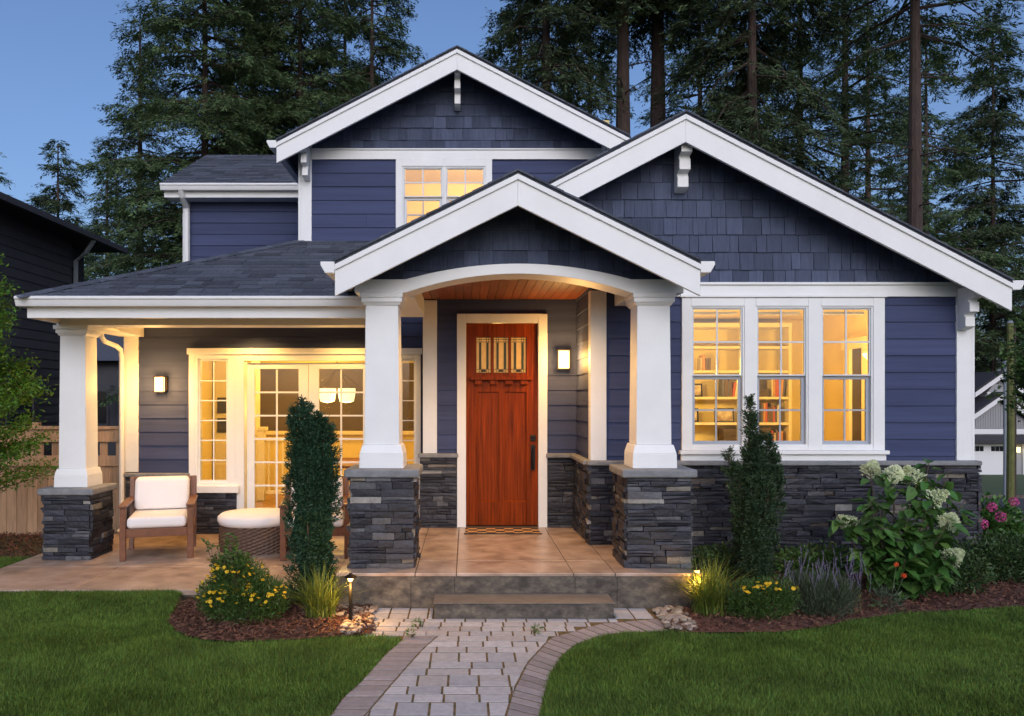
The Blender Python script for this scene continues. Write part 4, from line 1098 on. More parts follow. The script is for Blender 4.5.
# ================================================================== PORCH FURNITURE
def cushion(mb, x0, x1, y0, y1, z0, z1): mb.box(x0, x1, y0, y1, z0, z1)
def armchair(loc, rz, label):
    t = thing('armchair', label, 'armchair', loc, 'teak armchairs on the patio', rz)
    w, dp = .345, .38
    for sx in (-1, 1):
        m = MB(); m.box(sx * w - .032, sx * w + .032, -dp, -dp + .065, 0, .575); m.build('leg', M['teak'], t, bevel=.006)
        m = MB(); m.hexa([(sx * w - .028, dp - .03, 0), (sx * w + .028, dp - .03, 0), (sx * w + .028, dp + .03, 0), (sx * w - .028, dp + .03, 0)],
                         [(sx * w - .028, dp + .1, .83), (sx * w + .028, dp + .1, .83), (sx * w + .028, dp + .145, .83), (sx * w - .028, dp + .145, .83)])
        m.build('leg', M['teak'], t, bevel=.006)
        m = MB(); m.box(sx * w - .043, sx * w + .043, -dp - .03, dp + .06, .577, .605); m.build('armrest', M['teak'], t, bevel=.008)
        m = MB(); m.box(sx * w - .02, sx * w + .02, -dp + .066, dp - .02, .27, .345); m.build('side_rail', M['teak'], t, bevel=.005)
    m = MB(); m.box(-w + .033, w - .033, -dp + .01, -dp + .05, .25, .345); m.box(-w + .033, w - .033, dp - .02, dp + .01, .24, .32)
    for i in range(5): m.box(-w + .03, w - .03, -dp + .1 + i * .13, -dp + .17 + i * .13, .325, .343)
    m.build('seat_frame', M['teak'], t, bevel=.005)
    m = MB()
    for i in range(6): x = -w + .05 + i * (2 * w - .1) / 5; m.hexa([(x - .02, dp + .0, .34), (x + .02, dp + .0, .34), (x + .02, dp + .02, .34), (x - .02, dp + .02, .34)], [(x - .02, dp + .11, .8), (x + .02, dp + .11, .8), (x + .02, dp + .13, .8), (x - .02, dp + .13, .8)])
    m.hexa([(-w + .03, dp + .09, .77), (w - .03, dp + .09, .77), (w - .03, dp + .13, .77), (-w + .03, dp + .13, .77)], [(-w + .03, dp + .1, .83), (w - .03, dp + .1, .83), (w - .03, dp + .14, .83), (-w + .03, dp + .14, .83)])
    m.build('backrest', M['teak'], t, bevel=.004)
    m = MB(); m.box(-w + .04, w - .04, -dp - .02, dp - .06, .347, .47); o = m.build('seat_cushion', M['cushion'], t, bevel=.045, seg=5, smooth=True)
    m = MB(); c = w - .045; m.hexa([(-c, dp - .2, .475), (c, dp - .2, .475), (c, dp - .04, .475), (-c, dp - .04, .475)], [(-c, dp - .07, .825), (c, dp - .07, .825), (c, dp + .07, .845), (-c, dp + .07, .845)])
    m.build('back_cushion', M['cushion'], t, bevel=.05, seg=5, smooth=True)
    return t
a1 = armchair((-3.47, 9.07, ZP), R(16), 'teak armchair with white cushions standing beside the corner pier')
a2 = dup(a1, (-1.70, 9.08, ZP), R(9), 'teak armchair with white cushions half hidden behind the columnar yew')
ot = thing('ottoman', 'round brown wicker ottoman with a white cushion on the patio', 'ottoman', (-2.44, 9.36, ZP - .025))
m = MB(); n = 96; prof = []
rows_o = 16; vs = []; fs = []
for j in range(rows_o + 1):
    z = .02 + .31 * j / rows_o; r0 = .40 + .03 * math.sin(math.pi * (.15 + .75 * j / rows_o))
    for k in range(n):
        q = 2 * math.pi * k / n; r_ = r0 + (.007 if (k // 2 + j) % 2 else -.005); vs.append((r_ * math.cos(q), r_ * math.sin(q), z))
for j in range(rows_o):
    for k in range(n): fs.append((j * n + k, j * n + (k + 1) % n, (j + 1) * n + (k + 1) % n, (j + 1) * n + k))
m.add(vs, fs); m.build('wicker_base', M['wicker'], ot)
m = MB(); m.lathe([(.385, 0), (.4, .02)], (0, 0, 0), 40); m.build('foot_ring', M['wicker'], ot)
m = MB(); m.lathe([(.36, .31), (.43, .335), (.45, .375), (.445, .42), (.41, .45), (.2, .468), (.02, .472)], (0, 0, 0), 48); m.build('seat_cushion', M['cushion'], ot, smooth=True)
dm = thing('doormat', 'patterned brown coir doormat lying before the red front door', 'doormat', (PX(502, 9.35), 9.33, ZF + .002))
m = MB(); m.box(-.43, .43, -.21, .15, 0, .018); m.build('mat_body', M['mat'], dm, bevel=.006)
m = MB(); m.box(-.445, .445, -.225, -.211, 0, .012); m.build('mat_binding', M['matd'], dm)

# ================================================================== PLANTS
def arr(*a): return np.array(a, float)
def blob_pts(n, r, c=(0, 0, 0), shell=.55):
    P = unit(rn.normal(size=(n, 3))); t = (shell + (1 - shell) * rn.random(n)) ; return P * t[:, None] * arr(*r) + arr(*c), P
def stems_mesh(t, ends, m='bark2', r=.006, base=.05, name='stem'):
    mb = MB()
    for e in ends:
        b = Vector((rn.uniform(-base, base), rn.uniform(-base, base), -.03)); e = Vector(e); mid = b.lerp(e, .5) + Vector((rn.uniform(-.04, .04), rn.uniform(-.04, .04), .03))
        mb.tube([b, mid, e], [r, r * .8, r * .4], 5)
    return mb.build(name, M[m], t)
# columnar yews: many upright plumes of short needles
def column_yew(loc, H, plumes, m, label, nn):
    t = thing('columnar_yew', label, 'yew', loc)
    Vs = []; Fs = []; off = 0; mb = MB()
    mb.tube([(0, 0, -.05), (0.01, 0, H * .35), (0, 0, H * .75)], [.03, .022, .008], 7)
    for (x, y, zb, zt, r_) in plumes:
        mb.tube([(x * .3, y * .3, max(zb - .12, 0)), (x, y, (zb + zt) / 2), (x, y, zt - .05)], [.012, .008, .003], 5)
        nt_ = max(int(nn * (zt - zb) * (r_ / .08) / 26), 6); s_ = rn.random(nt_) ** .9          # tufts up the plume
        z = zb + (zt - zb) * s_; prof = np.clip(np.minimum(s_ / .12 + .3, 1) * (1 - s_ ** 3.0) + .06, 0, 1) * rn.uniform(.55, 1.3, nt_)
        q = rn.uniform(0, 2 * math.pi, nt_); rr = r_ * prof * np.sqrt(rn.uniform(.3, 1, nt_))
        C = np.stack([x + rr * np.cos(q), y + rr * np.sin(q), z], 1); O_ = unit(np.stack([np.cos(q), np.sin(q), rn.uniform(.3, 1.2, nt_)], 1))
        k_ = 26; P = np.repeat(C, k_, 0); O2 = np.repeat(O_, k_, 0); n = len(P)
        P = P + O2 * rn.uniform(-.02, .035, n)[:, None] + rn.normal(size=(n, 3)) * .009
        D = unit(O2 + rn.normal(size=(n, 3)) * .6)
        V, Fq = leaf_mesh(P, D, rn.uniform(.018, .042, n), rn.uniform(.006, .012, n), .2); Vs.append(V); Fs.append(Fq + off); off += len(V)
    np_mesh('foliage', np.concatenate(Vs), np.concatenate(Fs), M[m], t); mb.build('trunk', M['bark2'], t)
    return t
rg = random.Random(4); H = 1.84; pl = []
for i in range(26):
    q = rg.uniform(0, 6.28); rr = .145 * math.sqrt(rg.random()); zt = rg.uniform(1.2, 1.7) if rg.random() < .7 else rg.uniform(.6, 1.2)
    pl.append((rr * math.cos(q), rr * math.sin(q), max(.04, zt - rg.uniform(.6, 1.1)), zt, rg.uniform(.045, .07)))
pl += [(-.1, 0, .9, 1.84, .06), (-.02, -.03, .9, 1.8, .065), (.1, .0, .9, 1.66, .065), (.17, .02, .7, 1.6, .06), (-.17, .0, .6, 1.76, .055), (.05, .05, .9, 1.72, .055), (0, 0, .05, .8, .1), (-.1, -.05, .05, .8, .09), (.1, -.03, .05, .8, .09)]
column_yew((PX(312, 7.18), 7.18, 0), H, pl, 'yew', 'tall dark columnar yew standing left of the porch steps', 6500)
rg = random.Random(6); pl = []
for i in range(26):
    q = rg.uniform(0, 6.28); zt = rg.uniform(.35, 1.45); rr = (.17 if .5 < zt < 1.2 else .1) * math.sqrt(rg.random())
    pl.append((rr * math.cos(q), rr * math.sin(q), max(.04, zt - rg.uniform(.3, .6)), zt, rg.uniform(.045, .075)))
pl += [(-.07, 0, .9, 1.86, .055), (-.03, .02, 1.0, 1.7, .07), (.03, 0, .8, 1.5, .08), (.12, 0, 1.0, 1.5, .06), (.17, .02, .9, 1.34, .06), (.2, 0, .7, 1.2, .05), (-.27, 0, 1.12, 1.36, .04), (-.22, 0, .95, 1.25, .045), (-.17, 0, .6, 1.2, .06), (.1, -.04, .4, 1.2, .07), (0, 0, .05, .9, .1), (-.05, -.05, .05, .8, .1)]
column_yew((PX(757, 7.7), 7.7, 0), 1.8, pl, 'yew2', 'ragged columnar juniper standing in front of the triple window', 6000)

def shrub(name, cat, label, loc, blobs, m, L, Wd, n, six=False, upw=.5, group=None, stemn=9):
    t = thing(name, label, cat, loc, group); Vs = []; Fs = []; off = 0; ends = []
    for (c, r_) in blobs:
        k = int(n * r_[0] * r_[2] / .09); P, O_ = blob_pts(k, r_, c, .35); ok = P[:, 2] > .01; P, O_ = P[ok], O_[ok]
        # clumpy: drop points where a coarse pattern is low, so gaps open in the outline
        cl = np.sin(P[:, 0] * 31 + P[:, 2] * 17) + np.sin(P[:, 2] * 27 - P[:, 1] * 22) + np.sin(P[:, 1] * 33 + P[:, 0] * 9); ok = cl > -1.1; P, O_ = P[ok], O_[ok]; k = len(P)
        D = unit(O_ * .9 + rn.normal(size=(k, 3)) * .55 + arr(0, 0, upw))
        V, Fq = (leaf6 if six else leaf_mesh)(P, D, rn.uniform(*L, k), rn.uniform(*Wd, k)); Vs.append(V); Fs.append(Fq + off); off += len(V)
        for i in range(stemn): ends.append(tuple(P[rn.integers(k)]))
    np_mesh('foliage', np.concatenate(Vs), np.concatenate(Fs), M[m], t); stems_mesh(t, ends)
    return t
def flower_protos(name, m, kind):
    mb = MB()
    if kind == 'daisy':
        for k in range(8):
            q = k * math.pi / 4; a = Vector((math.cos(q), math.sin(q), 0)); b = Vector((-a.y, a.x, 0))
            mb.add([a * .003, a * .014 + b * .006, a * .022 + Vector((0, 0, .002)), a * .014 - b * .006], [(0, 1, 2, 3)])
        mb.lathe([(.007, -.002), (.006, .004), (.002, .006)], (0, 0, 0), 8)
    if kind == 'panicle':
        r2 = np.random.default_rng(2)
        for i in range(240):
            s_ = r2.random(); q = r2.random() * 6.28; rr = .075 * (1 - s_ ** 1.6) * (.6 + .4 * r2.random()) + .008; c = Vector((rr * math.cos(q), rr * math.sin(q), s_ * .2)); sz = .011 + .005 * r2.random()
            for k in range(4):
                q2 = k * math.pi / 2 + q; a = Vector((math.cos(q2), math.sin(q2), r2.uniform(-.4, .6))).normalized(); b = a.cross(Vector((r2.normal(), r2.normal(), 1))).normalized()
                mb.add([c, c + a * sz * .6 + b * sz * .5, c + a * sz * 1.1, c + a * sz * .6 - b * sz * .5], [(0, 1, 2, 3)])
    if kind == 'ball':
        r2 = np.random.default_rng(5)
        for i in range(110):
            p = r2.normal(size=3); p = p / np.linalg.norm(p); c = Vector(p * .055); a = Vector(r2.normal(size=3)).normalized(); b = a.cross(c).normalized(); sz = .022
            mb.add([c - a * sz * .5, c + b * sz * .5, c + a * sz * .5 + c * .1, c - b * sz * .5], [(0, 1, 2, 3)])
    if kind == 'spike':
        r2 = np.random.default_rng(6); mb.tube([(0, 0, -.14), (0, 0, .05)], .0018, 4)
        for i in range(26):
            z = r2.uniform(-.01, .06); q = r2.random() * 6.28; a = Vector((math.cos(q), math.sin(q), .6)).normalized(); b = a.cross(Vector((0, 0, 1))).normalized(); c = Vector((0, 0, z))
            mb.add([c, c + a * .008 + b * .004, c + a * .014, c + a * .008 - b * .004], [(0, 1, 2, 3)])
    me = bpy.data.meshes.new(name); me.from_pydata(mb.v, [], mb.f); me.materials.append(M[m]); return me
FL = {k: flower_protos(k, m, kd) for k, m, kd in (('daisy', 'yellow', 'daisy'), ('panicle', 'creamfl', 'panicle'), ('ball', 'pink', 'ball'), ('spike', 'lilac', 'spike'), ('poppy', 'orange', 'ball'))}
def flowers(t, kind, pts, sc=1., tilt=.6, name='flower'):
    for p in pts:
        o = bpy.data.objects.new(name, FL[kind]); COL.objects.link(o); o.parent = t; o.location = p
        s_ = sc * rn.uniform(.85, 1.2); o.scale = (s_, s_, s_); o.rotation_euler = (rn.uniform(-tilt, tilt) + (.5 if kind == 'daisy' else 0), rn.uniform(-tilt, tilt), rn.uniform(0, 6.28))
# yellow flowering shrub, left bed
YB1 = [((.05, 0, .17), (.34, .3, .2)), ((-.02, .05, .34), (.25, .24, .2)), ((-.1, .06, .42), (.16, .15, .14)), ((.22, 0, .2), (.2, .2, .18)), ((-.18, .0, .22), (.17, .2, .17))]
t = shrub('potentilla_shrub', 'flowering shrub', 'rounded shrub covered in yellow flowers in the left mulch bed', (PX(240, 6.62), 6.62, 0), YB1, 'leaf', (.022, .05), (.005, .011), 9500, upw=.8)
pts = []
for i in range(98):
    q = rn.uniform(-math.pi * .95, -.05); u = rn.uniform(.1, 1.0); c, r_ = YB1[[0, 0, 1, 1, 3, 4][rn.integers(6)]]
    v = arr(math.cos(q) * 1.0, math.sin(q) * .9, u); v /= np.linalg.norm(v); pts.append(tuple(arr(*c) + v * arr(*r_) * 1.04))
flowers(t, 'daisy', pts, .85)
Pl = []; Dl = []; ends = []
for i in range(15):                                                 # leafy sprigs rising through the top of the shrub
    e = arr(rn.uniform(-.3, .06), rn.uniform(-.08, .15), rn.uniform(.5, .72)); b0 = arr(e[0] * .4, e[1] * .4, .2); ends.append(tuple(e))
    for k in range(26):
        s_ = rn.uniform(.35, 1.02); q = rn.uniform(0, 6.28); Pl.append(b0 + (e - b0) * s_); Dl.append((math.cos(q) * .8, math.sin(q) * .8, rn.uniform(.1, 1.0)))
k = len(Pl); V, Fq = leaf6(np.array(Pl), unit(np.array(Dl)), rn.uniform(.035, .06, k), rn.uniform(.015, .024, k)); np_mesh('foliage', V, Fq, M['leaf'], t); stems_mesh(t, ends, r=.004)
YB2 = [((0, 0, .12), (.26, .22, .2)), ((.12, 0, .18), (.2, .2, .17)), ((-.12, 0, .15), (.2, .2, .17))]
t = shrub('potentilla_shrub', 'flowering shrub', 'low shrub with a few yellow flowers at the edge of the right bed', (PX(760, 6.75), 6.75, 0), YB2, 'leaf', (.02, .045), (.004, .009), 9500, upw=.8)
pts = []
for i in range(26):
    q = rn.uniform(-math.pi * .95, -.05); u = rn.uniform(.45, 1.2); c, r_ = YB2[rn.integers(3)]; v = arr(math.cos(q), math.sin(q) * .8, u); v /= np.linalg.norm(v); pts.append(tuple(arr(*c) + v * arr(*r_) * 1.06))
flowers(t, 'daisy', pts, .85)
t = shrub('lavender', 'lavender', 'grey green lavender with lilac flower spikes in the right bed', (PX(822, 6.8), 6.8, 0), [((0, 0, .12), (.26, .22, .19)), ((.1, .0, .2), (.2, .2, .15)), ((-.12, .05, .2), (.18, .2, .16))], 'greyleaf', (.04, .085), (.003, .006), 9000, upw=1.3)
pts = [(rn.uniform(-.36, .4), rn.uniform(-.2, .2), rn.uniform(.3, .52)) for i in range(60)]
flowers(t, 'spike', pts, .72, .35, 'flower_spike')
# strap leaved grasses
def strap_grass(loc, n, L, label, spread=.55):
    t = thing('ornamental_grass', label, 'ornamental grass', loc, 'ornamental grasses beside the steps'); Vs = []; Fs = []
    for i in range(n):
        q = rn.uniform(0, 6.28); l = rn.uniform(*L); lean = rn.uniform(.1, spread) ; b = arr(rn.normal() * .05, rn.normal() * .05, -.02); dr = arr(math.cos(q), math.sin(q), 0); sd_ = arr(-dr[1], dr[0], 0); w = rn.uniform(.006, .012); base = len(Vs)
        for k in range(5):
            s_ = k / 4; p = b + arr(0, 0, 1) * l * (s_ - lean * s_ * s_ * .55) + dr * l * lean * (s_ ** 1.7) * 1.15; ww = w * (1 - s_ ** 2) + .0008
            Vs += [p + sd_ * ww / 2, p - sd_ * ww / 2]
        for k in range(4): a = base + 2 * k; Fs.append((a, a + 1, a + 3, a + 2))
    np_mesh('blades', Vs, Fs, M['strap'], t)
    m = MB(); m.lathe([(.07, -.03), (.05, .02), (.02, .04)], (0, 0, 0), 10); m.build('crown', M['strap'], t)
strap_grass((PX(321, 6.72), 6.72, 0), 420, (.28, .58), 'golden strap leaved grass growing at the foot of the tall yew', .85)
strap_grass((PX(709, 6.85), 6.85, 0), 520, (.3, .62), 'golden strap leaved grass lit by the right path lamp', .8)
# hydrangea
t = thing('hydrangea', 'large leafed hydrangea with cream flower heads against the stone wall', 'hydrangea', (PX(893, 7.5), 7.5, 0))
heads = [(893, 474, 7.5), (930, 497, 7.35), (948, 521, 7.3), (948, 556, 7.2), (853, 524, 7.45), (870, 470, 7.6), (917, 478, 7.45)]
base = Vector((PX(893, 7.5), 7.5, 0)); mb = MB(); Pn = []; Dn = []; hp = []
tips = [Vector((PX(x, d), d, PZ(y, d))) - base for x, y, d in heads] + [Vector((PX(x, d), d, PZ(y, d))) - base for x, y, d in ((835, 512, 7.5), (930, 458, 7.7), (950, 470, 7.6), (965, 500, 7.5), (905, 560, 7.2), (940, 575, 7.1), (880, 510, 7.3), (862, 545, 7.5), (925, 540, 7.2), (900, 530, 7.35), (885, 545, 7.4), (870, 500, 7.4), (910, 505, 7.35))]
for i, e in enumerate(tips):
    b0 = Vector((rn.uniform(-.04, .04), rn.uniform(-.04, .04), -.03)); md = b0.lerp(e, .55) + Vector((e.x * .12, e.y * .1, .06)); mb.tube([b0, md, e], [.009, .007, .004], 6)
    for k in range(30):
        s_ = rn.uniform(.25, 1.0); p = (b0.lerp(md, s_ / .55) if s_ < .55 else md.lerp(e, (s_ - .55) / .45)); q = rn.uniform(0, 6.28)
        Pn.append(p); Dn.append((math.cos(q), math.sin(q) * .7 - .45, rn.uniform(-.75, .4)))
mb.build('stem', M['bark2'], t)
Pn = np.array([tuple(p) for p in Pn]); Dn = unit(np.array(Dn)); k = len(Pn); Pn = Pn + Dn * .03
Sv = np.cross(Dn, arr(0, 0, 1) + rn.normal(size=(k, 3)) * .25)
V, Fq = leaf6(Pn, Dn, rn.uniform(.1, .18, k), rn.uniform(.07, .115, k), .14, Sv, .22); np_mesh('foliage', V, Fq, M['leafh'], t)
for e, ps in zip(tips[:7], ((.9, -.9), (.8, 1.2), (1.0, 1.3), (.9, 1.4), (.6, -1.3), (.5, -1.1), (.7, .5))):
    o = bpy.data.objects.new('flower_head', FL['panicle']); COL.objects.link(o); o.parent = t; o.location = e - Vector((0, 0, .03)); o.rotation_euler = (ps[0] * .7, ps[1] * .75, rn.uniform(0, 6)); o.scale = (1.15, 1.15, .85)
# low evergreen shrubs along the stone
for (px, d, rx, h, lb) in ((812, 7.95, .42, .42, 'low bright leafed shrub between the juniper and the hydrangea'), (716, 8.05, .3, .4, 'low dark shrub between the right pier and the juniper')):
    shrub('evergreen_shrub', 'shrub', lb, (PX(px, d), d, 0), [((0, 0, h * .45), (rx, .3, h * .5)), ((rx * .4, 0, h * .6), (rx * .6, .25, h * .4)), ((-rx * .4, 0, h * .55), (rx * .6, .25, h * .4))], 'leaf' if px > 780 else 'leafd', (.03, .055), (.014, .024), 1500, True)
shrub('evergreen_shrub', 'shrub', 'dense low shrub at the house corner under the hydrangea', (PX(950, 7.7), 7.7, 0), [((0, 0, .16), (.4, .3, .26)), ((-.25, 0, .15), (.3, .3, .22))], 'leafd', (.03, .055), (.016, .026), 2600, True)
shrub('evergreen_shrub', 'shrub', 'dense low shrub at the right edge of the mulch bed', (PX(1003, 8.2), 8.2, -.02), [((0, 0, .2), (.5, .4, .3)), ((.4, 0, .2), (.4, .4, .3)), ((-.3, .1, .15), (.4, .4, .25))], 'leafd', (.025, .05), (.012, .02), 3200, True)
t = shrub('pink_hydrangea', 'hydrangea', 'bush with bright pink flower heads beyond the house corner', (PX(984, 9.3), 9.3, -.05), [((0, 0, .4), (.4, .3, .42)), ((.25, 0, .3), (.35, .3, .35))], 'leafh', (.06, .1), (.035, .06), 600, True)
flowers(t, 'ball', [(PX(px, 9.0) - PX(984, 9.3), -.33, PZ(py, 9.0)) for px, py in ((990, 502), (999, 512), (975, 504), (981, 519), (1012, 497))], .85, name='flower_head')
t = shrub('poppy_plant', 'poppy', 'small green plant with orange flowers in the mulch by the hydrangea', (PX(889, 6.95), 6.95, 0), [((0, 0, .1), (.14, .12, .1))], 'greyleaf', (.05, .1), (.008, .014), 1500, stemn=4)
flowers(t, 'poppy', [(.09, .05, .4), (.14, .02, .31)], .38)
mb = MB(); mb.tube([(0, 0, 0), (.05, .03, .2), (.09, .05, .39)], .003, 5); mb.tube([(0, 0, 0), (.09, .01, .2), (.14, .02, .3)], .003, 5); mb.build('stem', M['leafd'], t)
shrub('weed', 'weed', 'small dry weed tuft in the mulch right of the lavender', (PX(862, 6.9), 6.9, 0), [((0, 0, .06), (.16, .1, .07))], 'strap', (.05, .12), (.003, .005), 300, stemn=3)
for px, py, lb in ((417, 628, 'small weed sprouting between the pavers near the step'), (537, 634, 'small weed sprouting at the inner edge of the paver border'), (411, 638, 'tiny weed sprouting at the left path border')):
    x, y = gp(px, py); shrub('weed', 'weed', lb, (x, y, 0), [((0, 0, .035), (.04, .04, .04))], 'leafb', (.02, .035), (.006, .01), 3000, stemn=3)
# leafy young tree at the left edge of the frame
t = thing('young_tree', 'small bright green leafy tree at the left edge before the dark house', 'tree', (-5.42, 8.75, 0))
mb = MB(); mb.tube([(0, 0, -.05), (.03, 0, 1.0), (0, 0, 2.2), (.02, 0, 3.4)], [.035, .028, .018, .006], 8); Vs = []; Fs = []; off = 0
for i in range(95):
    z = rn.uniform(.75, 3.5); q = rn.uniform(0, 6.28); L_ = (.75 * (1 - ((z - .7) / 3.0) ** 1.6) + .12) * rn.uniform(.6, 1.1) if z < 3.4 else .12
    a = arr(math.cos(q), math.sin(q), 0); up = rn.uniform(.25, .7); e = arr(0, 0, z) + a * L_ + arr(0, 0, up * L_ * .7); mb.tube([(0, 0, z - .1), tuple(arr(0, 0, z) + a * L_ * .5 + arr(0, 0, .1 * up)), tuple(e)], [.007, .005, .002], 5)
    n = int(230 * L_ / .6) + 20; s_ = rn.uniform(.2, 1.05, n); P = arr(0, 0, z) + a * (L_ * s_)[:, None] + arr(0, 0, 1) * (up * L_ * .7 * s_ ** 1.3)[:, None] + rn.normal(size=(n, 3)) * .05
    D = unit(a * .6 + rn.normal(size=(n, 3)) * .6 + arr(0, 0, .15)); V, Fq = leaf_mesh(P, D, rn.uniform(.03, .065, n), rn.uniform(.014, .026, n)); Vs.append(V); Fs.append(Fq + off); off += len(V)
np_mesh('crown', np.concatenate(Vs), np.concatenate(Fs), M['leafb'], t); mb.build('trunk', M['bark2'], t)

# ================================================================== BIG CONIFERS BEHIND THE HOUSE
def conifer(px, d, top_py, base_frac, Rr, nb, label, m='fir', trunk=.35, droop=.35, leaf=(.12, .27), wl=(.034, .068), shape=1.0, dens=1.0, seed=0, lean=0., minr=.15, gz=-.5, group='tall firs behind the house', mc=.4):
    global rn
    ls = max(1., d / 34.); leaf = (leaf[0] * ls, leaf[1] * ls); wl = (wl[0] * ls, wl[1] * ls)
    keep_rn = rn; rn = np.random.default_rng(seed + 100)
    Ht = PZ(top_py, d) - gz; x0 = PX(px, d); t = thing('fir_tree', label, 'tree', (x0, d, gz), group)
    hb = Ht * base_frac; h = hb + (Ht - hb) * (np.arange(nb) + rn.random(nb)) / nb
    f = (Ht - h) / (Ht - hb); Lb = np.maximum(Rr * np.minimum(f ** shape * 1.25, 1.0), minr) * rn.uniform(.55, 1.1, nb)
    q = rn.uniform(0, 2 * math.pi, nb); dirs = np.stack([np.cos(q), np.sin(q), np.zeros(nb)], 1); side = np.stack([-np.sin(q), np.cos(q), np.zeros(nb)], 1)
    a_ = rn.uniform(-.05, .3, nb) + .5 * np.maximum(0, 1 - f * 4); b_ = droop * rn.uniform(.6, 1.4, nb)
    def pt(i, s_): return np.stack([lean * h[i], np.zeros(len(i)), h[i]], 1) + dirs[i] * (Lb[i] * s_)[:, None] + arr(0, 0, 1) * (Lb[i] * (a_[i] * s_ - b_[i] * s_ * s_))[:, None]
    cnt = np.maximum((Lb * 21 * dens).astype(int), 5); ii = np.repeat(np.arange(nb), cnt); n = len(ii)
    s_ = .05 + .97 * rn.random(n) ** .8; P = pt(ii, s_); lat = rn.normal(size=n) * (.22 * Lb[ii] * (1.12 - s_) + .08)
    P = P + side[ii] * lat[:, None] + arr(0, 0, 1) * (-np.abs(lat) * .35 + rn.normal(size=n) * .06)[:, None]
    sg = np.sign(lat); tw = unit(dirs[ii] * rn.uniform(.25, 1, n)[:, None] + side[ii] * (sg * rn.uniform(.2, 1.1, n))[:, None] + arr(0, 0, 1) * rn.uniform(-.75, -.05, n)[:, None] + rn.normal(size=(n, 3)) * .15)
    k = 13; tl = rn.uniform(.3, .65, n) * ls; D0 = np.repeat(tw, k, 0); N_ = len(D0); u = rn.random(N_)     # each twig: a flat hanging spray of needles
    sd_ = unit(np.cross(D0, arr(0, 0, 1) + rn.normal(size=(N_, 3)) * .15)); sgn = np.where(rn.random(N_) < .5, -1., 1.)
    P = np.repeat(P, k, 0) + D0 * (u * np.repeat(tl, k))[:, None] + rn.normal(size=(N_, 3)) * .035
    D = unit(D0 * .75 + sd_ * (sgn * rn.uniform(.3, .9, N_))[:, None] + arr(0, 0, -1) * rn.uniform(0, .35, N_)[:, None])
    V, Fq = leaf_mesh(P, D, rn.uniform(*leaf, N_) * (1.15 - .5 * u), rn.uniform(*wl, N_), .15, sd_ + rn.normal(size=(N_, 3)) * .35)
    np_mesh('crown', V, Fq, M[m], t)
    mb = MB(); mb.tube([(lean * z, 0, z) for z in np.linspace(-1, Ht * .98, 9)], [trunk * (1 - .93 * u) * (1 + .03 * math.sin(u * 40)) + .02 for u in np.linspace(0, 1, 9)], 10)
    for i in range(nb):
        if Lb[i] > .8:
            I = np.array([i]); mb.tube([tuple(pt(I, np.array([u]))[0]) for u in (0., .5, .95)], [.02 + .014 * Lb[i], .012 + .007 * Lb[i], .006], 4, False)
    # dead limbs low on the bare trunk
    for i in range(int(6 + hb * .9)):
        z = rn.uniform(hb * .35, hb * 1.02); q1 = rn.uniform(0, 6.28); l = rn.uniform(.5, 2.2); mb.tube([(lean * z, 0, z), (lean * z + math.cos(q1) * l * .6, math.sin(q1) * l * .6, z - .05 * l), (lean * z + math.cos(q1) * l, math.sin(q1) * l, z - .3 * l)], [.035, .02, .006], 4, False)
    mb.build('trunk', M['bark'], t)
    rn = keep_rn; return t
